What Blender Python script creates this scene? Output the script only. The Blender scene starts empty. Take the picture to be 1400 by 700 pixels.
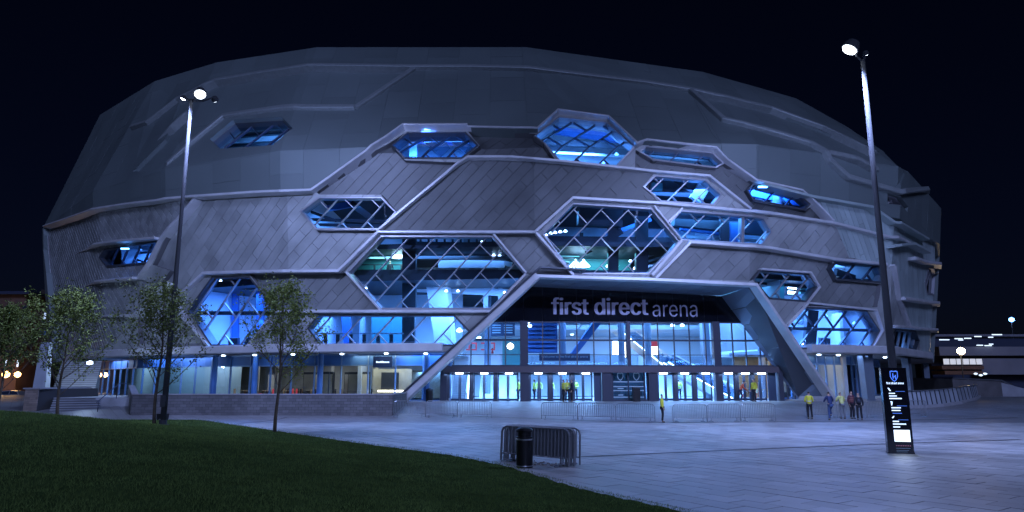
import bpy, bmesh, math, random
from mathutils import Vector, Matrix
from mathutils.geometry import delaunay_2d_cdt, tessellate_polygon
random.seed(7)
R = math.radians
SC = bpy.context.scene
COL = SC.collection

# ------------------------------------------------------------------ camera
PITCH = R(10.3); EYE = Vector((0, 0, 2.5)); FPX = 938.0
cd = bpy.data.cameras.new('camera'); cd.sensor_width = 36; cd.lens = FPX/1400*36
cd.clip_start = .1; cd.clip_end = 2000
cam = bpy.data.objects.new('camera', cd); COL.objects.link(cam)
cam.location = EYE; cam.rotation_euler = (R(90)+PITCH, 0, 0)
SC.camera = cam

# ------------------------------------------------------------------ world, added fill light, exposure
SUN_EL, SUN_AZ = 24, 173
W = bpy.data.worlds.new('World'); SC.world = W; W.use_nodes = True
nt = W.node_tree; nt.nodes.clear()
sky = nt.nodes.new('ShaderNodeTexSky'); sky.sky_type = 'NISHITA'; sky.sun_disc = False
sky.sun_elevation = R(SUN_EL); sky.sun_rotation = R(SUN_AZ)
mul = nt.nodes.new('ShaderNodeMixRGB'); mul.blend_type = 'MULTIPLY'; mul.inputs[0].default_value = 1
mul.inputs[2].default_value = (.24, .30, .80, 1)
bg = nt.nodes.new('ShaderNodeBackground'); bg.inputs[1].default_value = 0.0017
wo = nt.nodes.new('ShaderNodeOutputWorld')
nt.links.new(sky.outputs[0], mul.inputs[1]); nt.links.new(mul.outputs[0], bg.inputs[0]); nt.links.new(bg.outputs[0], wo.inputs[0])
sl = bpy.data.lights.new('fill_sun', 'SUN'); sl.energy = 0.95; sl.angle = R(14); sl.color = (.36, .47, 1)  # soft fill added in place of unseen plaza lamps behind the viewer
so = bpy.data.objects.new('fill_sun', sl); COL.objects.link(so)
d_ = Vector((math.sin(R(SUN_AZ))*math.cos(R(SUN_EL)), math.cos(R(SUN_AZ))*math.cos(R(SUN_EL)), math.sin(R(SUN_EL))))
so.rotation_euler = d_.to_track_quat('Z', 'Y').to_euler(); so.location = (0, 0, 60)
SC.view_settings.view_transform = 'Standard'; SC.view_settings.look = 'None'
SC.view_settings.exposure = 0; SC.view_settings.gamma = 1
SC.render.engine = 'CYCLES'

# ------------------------------------------------------------------ helpers
CS, SN = math.cos(PITCH), math.sin(PITCH)
def proj(p):
    x, y, z = p[0], p[1], p[2]-2.5
    dep = y*CS+z*SN
    return 700+FPX*x/dep, 350-FPX*(-y*SN+z*CS)/dep
def ray(px, py):
    a = (px-700)/FPX; b = (350-py)/FPX
    return Vector((a, CS-b*SN, SN+b*CS))
def atY(px, py, Y):
    d = ray(px, py); return EYE+d*(Y/d.y)
def atZ(px, py, z=0):
    d = ray(px, py); return EYE+d*((z-2.5)/d.z)
def sm(t):
    t = max(0, min(1, t)); return t*t*(3-2*t)
def gz(x, y):                      # height of the plaza paving
    return .86*sm((y-44)/13)
def atG(px, py):
    lo, hi = 0.0, .9          # height at which the sight line meets the paving, by bisection
    for _ in range(30):
        m = (lo+hi)/2; p = atZ(px, py, m)
        if p.y < 0 or p.y > 400 or gz(p.x, p.y) > m: lo = m
        else: hi = m
    return atZ(px, py, hi)

MATS = {}
def mat(name, col, rough=.5, metal=0, emit=None, es=0, noise=0, nscale=3, bump=0, bscale=20, rnd=0, spec=.5):
    if name in MATS: return MATS[name]
    m = bpy.data.materials.new(name); m.use_nodes = True; n = m.node_tree; b = n.nodes['Principled BSDF']
    b.inputs['Base Color'].default_value = (*col, 1); b.inputs['Roughness'].default_value = rough
    b.inputs['Metallic'].default_value = metal; b.inputs['Specular IOR Level'].default_value = spec
    if emit: b.inputs['Emission Color'].default_value = (*emit, 1); b.inputs['Emission Strength'].default_value = es
    tc = n.nodes.new('ShaderNodeTexCoord'); ge = n.nodes.new('ShaderNodeNewGeometry')
    last = None
    if noise:
        t = n.nodes.new('ShaderNodeTexNoise'); t.inputs['Scale'].default_value = nscale; t.inputs['Detail'].default_value = 5
        n.links.new(ge.outputs['Position'], t.inputs['Vector'])
        r = n.nodes.new('ShaderNodeMapRange'); r.inputs[1].default_value = .3; r.inputs[2].default_value = .7
        r.inputs[3].default_value = 1-noise; r.inputs[4].default_value = 1+noise
        n.links.new(t.outputs[0], r.inputs[0]); last = r.outputs[0]
        r2 = n.nodes.new('ShaderNodeMapRange'); r2.inputs[3].default_value = max(0, rough-.12); r2.inputs[4].default_value = min(1, rough+.12)
        n.links.new(t.outputs[0], r2.inputs[0]); n.links.new(r2.outputs[0], b.inputs['Roughness'])
    if rnd:
        g = n.nodes.new('ShaderNodeNewGeometry')
        r = n.nodes.new('ShaderNodeMapRange'); r.inputs[3].default_value = 1-rnd; r.inputs[4].default_value = 1+rnd
        n.links.new(g.outputs['Random Per Island'], r.inputs[0])
        if last:
            mm = n.nodes.new('ShaderNodeMath'); mm.operation = 'MULTIPLY'; n.links.new(last, mm.inputs[0]); n.links.new(r.outputs[0], mm.inputs[1]); last = mm.outputs[0]
        else: last = r.outputs[0]
        oi = n.nodes.new('ShaderNodeObjectInfo')
        r3 = n.nodes.new('ShaderNodeMapRange'); r3.inputs[3].default_value = 1-rnd*.7; r3.inputs[4].default_value = 1+rnd*.7
        n.links.new(oi.outputs['Random'], r3.inputs[0])
        mm = n.nodes.new('ShaderNodeMath'); mm.operation = 'MULTIPLY'; n.links.new(last, mm.inputs[0]); n.links.new(r3.outputs[0], mm.inputs[1]); last = mm.outputs[0]
    if last:
        vm = n.nodes.new('ShaderNodeVectorMath'); vm.operation = 'SCALE'; vm.inputs[0].default_value = col
        n.links.new(last, vm.inputs['Scale']); n.links.new(vm.outputs[0], b.inputs['Base Color'])
    if bump:
        t = n.nodes.new('ShaderNodeTexNoise'); t.inputs['Scale'].default_value = bscale; t.inputs['Detail'].default_value = 4
        n.links.new(ge.outputs['Position'], t.inputs['Vector'])
        bp = n.nodes.new('ShaderNodeBump'); bp.inputs['Strength'].default_value = bump; bp.inputs['Distance'].default_value = .03
        n.links.new(t.outputs[0], bp.inputs['Height']); n.links.new(bp.outputs[0], b.inputs['Normal'])
    MATS[name] = m; return m
def glass(name, tint, refl=.12, rough=.02, tr=.85):
    m = bpy.data.materials.new(name); m.use_nodes = True; n = m.node_tree; n.nodes.clear()
    t = n.nodes.new('ShaderNodeBsdfTransparent'); t.inputs[0].default_value = (*[c*tr for c in tint], 1)
    g = n.nodes.new('ShaderNodeBsdfGlossy'); g.inputs[0].default_value = (.8, .85, .9, 1); g.inputs[1].default_value = rough
    lw = n.nodes.new('ShaderNodeFresnel'); lw.inputs[0].default_value = 1.5
    ad = n.nodes.new('ShaderNodeMath'); ad.operation = 'MULTIPLY_ADD'; ad.inputs[1].default_value = 1.6; ad.inputs[2].default_value = refl*.2
    ad.use_clamp = True
    mx = n.nodes.new('ShaderNodeMixShader'); o = n.nodes.new('ShaderNodeOutputMaterial')
    n.links.new(lw.outputs[0], ad.inputs[0]); n.links.new(ad.outputs[0], mx.inputs[0])
    n.links.new(t.outputs[0], mx.inputs[1]); n.links.new(g.outputs[0], mx.inputs[2]); n.links.new(mx.outputs[0], o.inputs[0])
    MATS[name] = m; return m

class MB:
    def __init__(s): s.v = []; s.f = []; s.mi = []
    def poly(s, pts, mi=0):
        i = len(s.v); s.v += [tuple(p) for p in pts]; s.f.append(tuple(range(i, i+len(pts)))); s.mi.append(mi)
    def prism(s, base, top, mi=0):          # two loops of points, capped
        i = len(s.v); n = len(base); s.v += [tuple(p) for p in base]+[tuple(p) for p in top]
        s.f.append(tuple(range(i+n-1, i-1, -1))); s.f.append(tuple(range(i+n, i+2*n)))
        for k in range(n):
            j = (k+1) % n; s.f.append((i+k, i+j, i+n+j, i+n+k))
        s.mi += [mi]*(n+2)
    def box(s, x0, y0, z0, x1, y1, z1, mi=0):
        s.prism([(x0, y0, z0), (x1, y0, z0), (x1, y1, z0), (x0, y1, z0)], [(x0, y0, z1), (x1, y0, z1), (x1, y1, z1), (x0, y1, z1)], mi)
    def obox(s, c, ax, ay, az, hx, hy, hz, mi=0):
        c = Vector(c); ax = Vector(ax).normalized()*hx; ay = Vector(ay).normalized()*hy; az = Vector(az).normalized()*hz
        s.prism([c-ax-ay-az, c+ax-ay-az, c+ax+ay-az, c-ax+ay-az], [c-ax-ay+az, c+ax-ay+az, c+ax+ay+az, c-ax+ay+az], mi)
    def tube(s, pts, r, n=8, mi=0, cap=True):
        pts = [Vector(p) for p in pts]; m = len(pts)
        rr = r if isinstance(r, (list, tuple)) else [r]*m
        i0 = len(s.v); up = None
        for k in range(m):
            t = (pts[min(k+1, m-1)]-pts[max(k-1, 0)])
            t = t.normalized() if t.length > 1e-9 else Vector((0, 0, 1))
            if up is None: up = Vector((0, 0, 1)) if abs(t.z) < .9 else Vector((1, 0, 0))
            a = t.cross(up); a = a.normalized() if a.length > 1e-6 else t.orthogonal().normalized()
            b = a.cross(t); up = b
            for q in range(n):
                th = 2*math.pi*q/n; s.v.append(tuple(pts[k]+(a*math.cos(th)+b*math.sin(th))*rr[k]))
        for k in range(m-1):
            for q in range(n):
                q2 = (q+1) % n; s.f.append((i0+k*n+q, i0+k*n+q2, i0+(k+1)*n+q2, i0+(k+1)*n+q)); s.mi.append(mi)
        if cap:
            s.f.append(tuple(i0+q for q in range(n-1, -1, -1))); s.f.append(tuple(i0+(m-1)*n+q for q in range(n))); s.mi += [mi, mi]
    def lathe(s, c, prof, n=16, mi=0):       # prof: (r, z)
        i0 = len(s.v); c = Vector(c)
        for r, z in prof:
            for q in range(n):
                th = 2*math.pi*q/n; s.v.append((c.x+r*math.cos(th), c.y+r*math.sin(th), c.z+z))
        for k in range(len(prof)-1):
            for q in range(n):
                q2 = (q+1) % n; s.f.append((i0+k*n+q, i0+k*n+q2, i0+(k+1)*n+q2, i0+(k+1)*n+q)); s.mi.append(mi)
        s.f.append(tuple(i0+q for q in range(n-1, -1, -1))); s.f.append(tuple(i0+(len(prof)-1)*n+q for q in range(n))); s.mi += [mi, mi]
    def build(s, name, mats, parent=None, smooth=False, **props):
        me = bpy.data.meshes.new(name)
        me.from_pydata(s.v, [], s.f)
        for m in (mats if isinstance(mats, (list, tuple)) else [mats]): me.materials.append(m)
        if len(me.materials) > 1: me.polygons.foreach_set('material_index', s.mi)
        if smooth: me.polygons.foreach_set('use_smooth', [True]*len(me.polygons))
        me.update()
        o = bpy.data.objects.new(name, me); COL.objects.link(o)
        if parent:
            o.parent = parent; o.matrix_parent_inverse = parent_inv(parent)
        for k, v in props.items(): o[k] = v
        return o
def parent_inv(p):
    return world_m(p).inverted()
def world_m(p):
    m = p.matrix_parent_inverse @ p.matrix_basis if p.parent else p.matrix_basis.copy()
    if p.parent: m = world_m(p.parent) @ m
    return m
def setloc(o, loc, rz=0):
    o.location = loc; o.rotation_euler = (0, 0, rz)
def empty(name, label, cat, loc=(0, 0, 0), rz=0, group=None):
    o = bpy.data.objects.new(name, None); COL.objects.link(o); o.empty_display_size = .3
    o.matrix_basis = Matrix.Translation(Vector(loc)) @ Matrix.Rotation(rz, 4, 'Z')
    o['label'] = label; o['category'] = cat
    if group: o['group'] = group
    return o
def link(name, me, parent, loc=(0, 0, 0), local=True, **props):
    o = bpy.data.objects.new(name, me); COL.objects.link(o); o.location = loc
    if parent:
        o.parent = parent
        if not local: o.matrix_parent_inverse = parent_inv(parent)
    for k, v in props.items(): o[k] = v
    return o
def lb(mb, name, mats, parent=None, smooth=False, **props):      # build in the parent's LOCAL space
    o = mb.build(name, mats, None, smooth, **props)
    if parent: o.parent = parent
    return o
def copy_tree(o, parent=None):
    c = o.copy(); COL.objects.link(c)
    if parent: c.parent = parent; c.matrix_parent_inverse = o.matrix_parent_inverse.copy()
    for ch in [x for x in SC.objects if x.parent == o]: copy_tree(ch, c)
    return c
def lamp(name, kind, loc, energy, color, parent=None, size=1, sizey=None, rot=None, spot=None, blend=.5, radius=.1):
    l = bpy.data.lights.new(name, kind); l.energy = energy; l.color = color
    if kind == 'AREA':
        l.size = size
        if sizey: l.shape = 'RECTANGLE'; l.size_y = sizey
    else: l.shadow_soft_size = radius
    if kind == 'SPOT': l.spot_size = spot; l.spot_blend = blend
    o = bpy.data.objects.new(name, l); COL.objects.link(o); o.location = loc
    if rot is not None: o.rotation_euler = rot
    if parent: o.parent = parent; o.matrix_parent_inverse = parent_inv(parent)
    return o
def aim(v): return Vector(v).to_track_quat('-Z', 'Y').to_euler()

# ------------------------------------------------------------------ the arena's faceted shell as a surface S(u, v, w)
KINK = [(-60, 112), (-57, 82), (-40.5, 64.8), (-30, 57.7), (-18.5, 53), (1.7, 50.5), (19, 51.5), (33, 56.5), (45.6, 71.5), (55, 87), (58, 100)]
ROOF = [(-54, 110), (-49.7, 79), (-38.3, 69.6), (-29.8, 65.2), (-18.8, 62), (1.4, 62), (19.9, 67.4), (32.2, 74.1), (42.5, 83.2), (52.1, 92.6), (54, 104)]
ZK, ZR, ZB = 20.5, 34.0, 4.7
KV = [Vector(p) for p in KINK]; RV = [Vector(p) for p in ROOF]
NV = len(KV); MIT = []
for i in range(NV):
    a = KV[max(i-1, 0)]; b = KV[min(i+1, NV-1)]; c = KV[i]
    n1 = (c-a).normalized() if i > 0 else (b-c).normalized(); n2 = (b-c).normalized() if i < NV-1 else n1
    t = (n1+n2).normalized(); MIT.append(Vector((t.y, -t.x))/max(.75, t.dot(n2)))
BV = [k-m*2.2 for k, m in zip(KV, MIT)]
UV_ = [0.0]
for i in range(NV-1): UV_.append(UV_[-1]+(KV[i+1]-KV[i]).length)
UMAX = UV_[-1]
def S(u, v, w=0.0):
    i = 0
    while i < NV-2 and u > UV_[i+1]: i += 1
    t = (u-UV_[i])/(UV_[i+1]-UV_[i])
    k = KV[i].lerp(KV[i+1], t); m = MIT[i].lerp(MIT[i+1], t)
    if v <= ZK:
        b = BV[i].lerp(BV[i+1], t); s = (v-ZB)/(ZK-ZB); p = b.lerp(k, s)
    else:
        r = RV[i].lerp(RV[i+1], t); s = (v-ZK)/(ZR-ZK); p = k.lerp(r, s)
    up = .75*max(0, min(1, (v-18)/5))
    f = 1/math.sqrt(1+up*up)
    return Vector((p.x+m.x*w*f, p.y+m.y*w*f, v+w*up*f))
GRID = []
for a in range(0, 241):
    for b in range(-2, 42):
        u = UMAX*a/240; v = ZB+b*.75
        if v > 34.3: continue
        if u < UV_[1] or u > UV_[9]: continue
        p = S(u, v); GRID.append((*proj(p), u, v, p.y))
def pix(px, py, w=0.0):
    best = None; bd = 1e9
    for g in GRID:
        d = (g[0]-px)**2+(g[1]-py)**2+ (0 if g[4] < 100 else 400)
        if d < bd: bd = d; best = g
    u, v = best[2], best[3]
    e = .02
    for _ in range(14):
        x0, y0 = proj(S(u, v, w)); rx, ry = px-x0, py-y0
        if rx*rx+ry*ry < 1e-4: break
        xu, yu = proj(S(u+e, v, w)); xv, yv = proj(S(u, v+e, w))
        a, b, c, d = (xu-x0)/e, (xv-x0)/e, (yu-y0)/e, (yv-y0)/e
        det = a*d-b*c
        if abs(det) < 1e-3: break
        du = (rx*d-b*ry)/det; dv = (a*ry-c*rx)/det
        k = min(1, 3/max(1e-9, abs(du), abs(dv)))
        u += du*k; v += dv*k
        u = max(UV_[1]-.5, min(UV_[9]+.3, u)); v = max(-2, min(ZR, v))
    return (u, v)
def dens(pts, step=28, closed=False):       # subdivide a pixel polyline
    out = []; n = len(pts)
    for i in range(n if closed else n-1):
        a = pts[i]; b = pts[(i+1) % n]; L = math.hypot(b[0]-a[0], b[1]-a[1]); m = max(1, int(L/step))
        for k in range(m): out.append((a[0]+(b[0]-a[0])*k/m, a[1]+(b[1]-a[1])*k/m))
    if not closed: out.append(pts[-1])
    return out
def to_uv(pts, closed=False, w=0, step=28): return [pix(x, y, w) for x, y in dens(pts, step, closed)]
def split_uv(line, closed=False):           # add points where a uv polyline crosses a crease
    out = []; n = len(line)
    for i in range(n if closed else n-1):
        a = line[i]; b = line[(i+1) % n]; ts = [0]
        for c in UV_[1:-1]:
            if (a[0]-c)*(b[0]-c) < 0: ts.append((c-a[0])/(b[0]-a[0]))
        if (a[1]-ZK)*(b[1]-ZK) < 0: ts.append((ZK-a[1])/(b[1]-a[1]))
        for t in sorted(ts): out.append((a[0]+(b[0]-a[0])*t, a[1]+(b[1]-a[1])*t))
    if not closed: out.append(line[-1])
    return out
def inside(p, poly):
    c = False; j = len(poly)-1; x, y = p
    for i in range(len(poly)):
        xi, yi = poly[i]; xj, yj = poly[j]
        if (yi > y) != (yj > y) and x < (xj-xi)*(y-yi)/(yj-yi)+xi: c = not c
        j = i
    return c
def snorm(u, v):
    e = .05; p = S(u, v); return (S(u+e, v)-p).cross(S(u, v+e)-p).normalized()
def bar(mb, line, a, w0, w1, closed=False, taper=None, ch=.3, mi=0):
    """a chamfered rectangular bar that follows a uv polyline on the shell: half height a, from depth w0 to w1"""
    line = split_uv(line, closed); n = len(line); i0 = len(mb.v)
    for k, (u, v) in enumerate(line):
        p = S(u, v)
        q0 = line[k-1] if (k > 0 or closed) else None; q1 = line[(k+1) % n] if (k < n-1 or closed) else None
        nn = (S(u, v, 1)-p).normalized()
        ds = []
        if q0: ds.append((p-S(*q0)).normalized())
        if q1: ds.append((S(*q1)-p).normalized())
        t = sum(ds, Vector((0, 0, 0))).normalized(); s = nn.cross(t).normalized()
        mit = 1/max(.55, t.dot(ds[0])); f = taper[k*1.0/(n-1)] if False else (1 if taper is None else taper(k/(n-1)))
        aa = a*mit*f; c = ch*min(a, (w1-w0)*.5)*f; W1 = w0+(w1-w0)*f
        for (x, y) in ((-aa, w0), (-aa, W1-c), (-aa+c, W1), (aa-c, W1), (aa, W1-c), (aa, w0)):
            mb.v.append(tuple(p+s*x+nn*y))
    m = 6
    for k in range(n if closed else n-1):
        k2 = (k+1) % n
        for q in range(m):
            q2 = (q+1) % m; mb.f.append((i0+k*m+q, i0+k2*m+q, i0+k2*m+q2, i0+k*m+q2)); mb.mi.append(mi)
    if not closed:
        mb.f.append(tuple(i0+q for q in range(m))); mb.f.append(tuple(i0+(n-1)*m+q for q in range(m-1, -1, -1))); mb.mi += [mi, mi]
def clip(poly, a, b, c):                    # keep a*x+b*y >= c
    out = []; n = len(poly)
    for i in range(n):
        p = poly[i]; q = poly[(i+1) % n]; dp = a*p[0]+b*p[1]-c; dq = a*q[0]+b*q[1]-c
        if dp >= 0: out.append(p)
        if (dp > 0 and dq < 0) or (dp < 0 and dq > 0):
            t = dp/(dp-dq); out.append((p[0]+(q[0]-p[0])*t, p[1]+(q[1]-p[1])*t))
    return out
def area(p): return abs(sum(p[i][0]*p[(i+1) % len(p)][1]-p[(i+1) % len(p)][0]*p[i][1] for i in range(len(p)))/2)
def cells(tris, ang, pitch, L, stag=.5, o=(0, 0)):
    """cut triangles by a running-bond lattice: strips along angle ang, pitch wide, cut every L across them (at 90 deg)"""
    ca, sa = math.cos(ang), math.sin(ang); G = {}
    for t in tris:
        t = [(p[0]-o[0], p[1]-o[1]) for p in t]
        ns = [(-sa*p[0]+ca*p[1])/pitch for p in t]
        for i in range(math.floor(min(ns)), math.floor(max(ns))+1):
            q = clip(clip(t, -sa, ca, i*pitch), sa, -ca, -(i+1)*pitch)
            if len(q) < 3: continue
            off = (i*stag % 1)*L
            ts = [(ca*p[0]+sa*p[1]-off)/L for p in q]
            for j in range(math.floor(min(ts)), math.floor(max(ts))+1):
                r = clip(clip(q, ca, sa, j*L+off), -ca, -sa, -((j+1)*L+off))
                if len(r) >= 3 and area(r) > 1e-4: G.setdefault((i, j), []).append([(p[0]+o[0], p[1]+o[1]) for p in r])
    return G
def tile_mesh(mb, pieces, ang, gap, w, th, mi=0, tilt=0):
    """one tile: coplanar pieces, shrunk by gap on every side and given thickness"""
    ca, sa = math.cos(ang), math.sin(ang)
    ps = [p for q in pieces for p in q]
    A = [ca*p[0]+sa*p[1] for p in ps]; B = [-sa*p[0]+ca*p[1] for p in ps]
    a0, a1, b0, b1 = min(A), max(A), min(B), max(B); am, bm = (a0+a1)/2, (b0+b1)/2
    fa = max(.3, 1-2*gap/max(a1-a0, .01)); fb = max(.3, 1-2*gap/max(b1-b0, .01))
    edges = {}; idx = {}; fs = []
    def key(p): return (round(p[0], 3), round(p[1], 3))
    def vid(p):
        k = key(p)
        if k not in idx:
            x = am+(ca*p[0]+sa*p[1]-am)*fa; y = bm+(-sa*p[0]+ca*p[1]-bm)*fb
            ww = w+tilt*(x-am)/max(.5, a1-a0)
            u, v = ca*x-sa*y, sa*x+ca*y
            idx[k] = (len(mb.v), len(mb.v)+1); mb.v.append(tuple(S(u, v, ww))); mb.v.append(tuple(S(u, v, ww-th)))
        return idx[k]
    for q in pieces:
        ids = []
        for p in q:
            i = vid(p)
            if not ids or (i != ids[-1]): ids.append(i)
        if len(ids) > 1 and ids[0] == ids[-1]: ids.pop()
        if len(set(ids)) < 3: continue
        sgn = sum(q[i][0]*q[(i+1) % len(q)][1]-q[(i+1) % len(q)][0]*q[i][1] for i in range(len(q)))
        if sgn < 0: ids.reverse()
        mb.f.append(tuple(i[0] for i in ids)); mb.mi.append(mi)
        for k in range(len(ids)):
            a, b = ids[k], ids[(k+1) % len(ids)]
            if (b, a) in edges: del edges[(b, a)]
            else: edges[(a, b)] = 1
    if th:
        for a, b in edges: mb.f.append((a[0], a[1], b[1], b[0])); mb.mi.append(mi)
# ------------------------------------------------------------------ materials
M_TILE = mat('cladding_tile_metal', (.39, .405, .40), .50, .18, noise=.20, nscale=.5, rnd=.17)
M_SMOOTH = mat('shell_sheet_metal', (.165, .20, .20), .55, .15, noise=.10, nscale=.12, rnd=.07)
M_RIB = mat('ribbed_sheet_metal', (.42, .50, .50), .5, .15, noise=.10, nscale=.3, rnd=.12)
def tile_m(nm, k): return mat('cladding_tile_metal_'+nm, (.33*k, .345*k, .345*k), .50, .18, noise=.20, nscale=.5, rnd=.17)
TONE = {'leaf_g': tile_m('slate_shaded', .48), 'leaf_f': tile_m('charcoal_shaded', .36), 'leaf_k': tile_m('charcoal_shaded', .36), 'leaf_e': tile_m('slate_shaded', .48), 'leaf_j': tile_m('grey', .72), 'leaf_h': tile_m('grey', .72), 'leaf_i': tile_m('grey', .72)}  # slate and charcoal leaves: darker metal, plus missing lamp light put into the colour
M_BACK = mat('cladding_joint_dark', (.16, .16, .17), .7)
M_LEDGE = mat('ledge_pale_metal', (.70, .70, .72), .42, .25, noise=.12, nscale=.8)
M_FRAME = mat('frame_dark_metal', (.10, .11, .13), .45, .5)
M_MULL = mat('mullion_grey', (.38, .38, .41), .4, .5)
M_MULLD = mat('mullion_dark_blue', (.05, .07, .12), .4, .5)
M_DARK = mat('dark_steel', (.03, .035, .045), .5, .3)
M_WHITE = mat('interior_white', (.72, .74, .78), .6)
M_GREYP = mat('interior_grey', (.35, .38, .42), .6, noise=.15, nscale=.6)
M_BLUEP = mat('interior_blue_panel', (.05, .16, .42), .5, noise=.2, nscale=.5)
M_SOFF = mat('portal_soffit_metal', (.20, .25, .32), .45, .2, noise=.08, nscale=.5)
M_SIGN = mat('sign_black_glass', (.006, .008, .014), .12, .0)
M_LAMP = mat('lamp_white_blue', (.8, .9, 1), .5, emit=(.62, .80, 1), es=14)
M_LAMPB = mat('lamp_blue', (.2, .4, 1), .5, emit=(.10, .35, 1), es=10)
M_LAMPW = mat('lamp_warm', (1, .9, .7), .5, emit=(1, .80, .50), es=9)
M_GLASS = glass('window_glass', (.62, .80, 1), .22)
M_GLASSD = glass('shopfront_glass', (.72, .86, 1), .12)
M_CONC = mat('concrete', (.34, .34, .36), .8, noise=.12, nscale=1.5, bump=.2)

# ------------------------------------------------------------------ the arena
arena = empty('arena_building', 'huge faceted arena clad in grey metal leaves with glowing blue hexagonal windows', 'arena', (0, 57, 0))
A = R(45)
WIN = [  # pixel outline, mullion lattice pitch, angle, frame material, level of glow
 ('w1', [(291, 195), (322, 169), (388, 165), (403, 181), (376, 203), (304, 208)], 1.9),
 ('w2', [(536, 199), (558, 181), (636, 181), (653, 199), (631, 216), (553, 216)], 1.52),
 ('w3', [(411, 289), (437, 270), (521, 270), (541, 290), (519, 313), (433, 313)], 1.52),
 ('w4', [(731, 186), (764, 160), (829, 167), (867, 201), (843, 227), (766, 221)], 1.52),
 ('w5', [(876, 208), (883, 200), (974, 209), (989, 223), (979, 229), (893, 218)], 1.52),
 ('w8', [(880, 255), (896, 240), (964, 246), (986, 266), (975, 280), (904, 275)], 1.52),
 ('w10', [(742, 320), (784, 278), (890, 285), (929, 331), (886, 374), (784, 374)], 1.52),
 ('w11', [(912, 305), (931, 288), (1044, 298), (1055, 317), (1042, 335), (932, 328)], 1.52),
 ('w12', [(1022, 260), (1030, 251), (1090, 265), (1107, 279), (1101, 287), (1030, 273)], 1.52),
 ('w6', [(475, 373), (521, 323), (673, 323), (718, 374), (671, 422), (520, 422)], 1.52),
 ('w7', [(257, 424), (290, 379), (341, 379), (377, 424), (337, 472), (289, 472)], 1.9),
 ('w9', [(421, 449), (435, 431), (621, 431), (648, 460), (636, 472), (438, 472)], 1.9),
 ('w0', [(136, 352), (143, 341), (217, 330), (204, 359), (145, 364)], 1.52),
 ('w13', [(1136, 367), (1142, 357), (1205, 363), (1211, 375), (1206, 386), (1144, 382)], 1.52),
 ('w14', [(1030, 382), (1040, 370), (1105, 375), (1117, 393), (1102, 412), (1052, 408)], 1.52),
 ('w15', [(1075, 447), (1097, 420), (1185, 425), (1203, 453), (1188, 478), (1091, 476)], 1.52),
 ('w16', [(1214, 465), (1225, 451), (1252, 453), (1257, 466), (1251, 481), (1221, 480)], 1.9),
 ('w17', [(1265, 386), (1270, 366), (1283, 374), (1282, 404), (1268, 402)], 1.9),
 ('w18', [(1207, 280), (1207, 266), (1227, 274), (1235, 284), (1234, 291)], 1.52),
]
PORTAL = [(735, 378), (895, 383), (1031, 390), (1130, 536), (1140, 560), (560, 560), (597, 504)]
# name, depth w, style, outline in photo pixels (later wins)
L1 = [(66, 312), (90, 304), (130, 290), (180, 281), (262, 271), (350, 265), (430, 262), (480, 228), (553, 178), (640, 178)]
REG = [
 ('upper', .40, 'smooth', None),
 ('leaf_a', .05, 'smooth', [(250, 140), (300, 119), (430, 99), (567, 101), (489, 154), (390, 154), (310, 164), (262, 190), (213, 237), (186, 239), (230, 195)]),
 ('leaf_b', .12, 'smooth', [(986, 172), (942, 132), (1050, 156), (1195, 214), (1210, 262), (1190, 257), (1151, 246), (1103, 205)]),
 ('leaf_c', .42, 'smooth', [(943, 133), (943, 133), (986, 172), (1103, 205), (1151, 246), (1192, 258), (1205, 280), (1236, 292), (1262, 325), (1185, 285), (1105, 271), (1020, 250), (985, 215)]),
 ('lower', 0, 'tile', L1+[(650, 182), (735, 182), (762, 156), (831, 165), (869, 200), (880, 198), (976, 207), (992, 221), (1030, 249), (1092, 263), (1112, 280), (1135, 305), (1210, 325), (1240, 333), (1300, 360), (1310, 520), (40, 520)]),
 ('ribs', -.05, 'rib', [(1108, 272), (1185, 285), (1262, 326), (1300, 350), (1312, 520), (1268, 500), (1262, 485), (1252, 449), (1238, 447), (1226, 410), (1217, 362), (1161, 352), (1145, 313), (1112, 281)]),
 ('left_low', -.15, 'scale', [(60, 312), (66, 312), (90, 304), (130, 290), (180, 281), (262, 271), (246, 300), (222, 328), (205, 360), (192, 381), (240, 400), (188, 432), (120, 500), (55, 500)]),
 ('leaf_d', -.50, 'tile', [(270, 272), (350, 265), (430, 263), (409, 289), (433, 315), (517, 315), (465, 371), (283, 372), (250, 402), (262, 440), (288, 474), (188, 470), (188, 432), (232, 370), (208, 362), (224, 329)]),
 ('leaf_e', -.45, 'tile', [(432, 263), (480, 229), (553, 182), (536, 199), (553, 219), (627, 222), (541, 290), (521, 266), (437, 266)]),
 ('leaf_f', -.50, 'tile', [(640, 180), (735, 183), (731, 186), (762, 222), (700, 217), (630, 219), (656, 199)]),
 ('leaf_g', -.05, 'tile', [(627, 224), (640, 218), (762, 222), (895, 236), (879, 255), (903, 278), (783, 270), (733, 318), (517, 318)]),
 ('leaf_h', -.45, 'tile', [(341, 375), (465, 374), (475, 372), (520, 423), (378, 424)]),
 ('leaf_i', -.35, 'tile', [(675, 320), (735, 320), (780, 377), (735, 377), (719, 374)]),
 ('leaf_j', -.40, 'tile', [(900, 380), (942, 331), (1050, 339), (1137, 354), (1144, 383), (1206, 388), (1200, 420), (1097, 418), (1119, 393), (1105, 373), (1040, 368), (1027, 384)]),
 ('leaf_k', -.40, 'tile', [(988, 222), (1030, 250), (1023, 261), (1031, 275), (1100, 288), (1112, 281), (1135, 303), (1052, 292), (1026, 288), (968, 244), (900, 238), (868, 230), (869, 204), (893, 220)]),
]
verts = []; edges = []
def add_loop(uvs, closed=True):
    i0 = len(verts); verts.extend(uvs); n = len(uvs)
    for k in range(n if closed else n-1): edges.append((i0+k, i0+(k+1) % n))
U0, U1 = UV_[0], UV_[-1]
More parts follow.
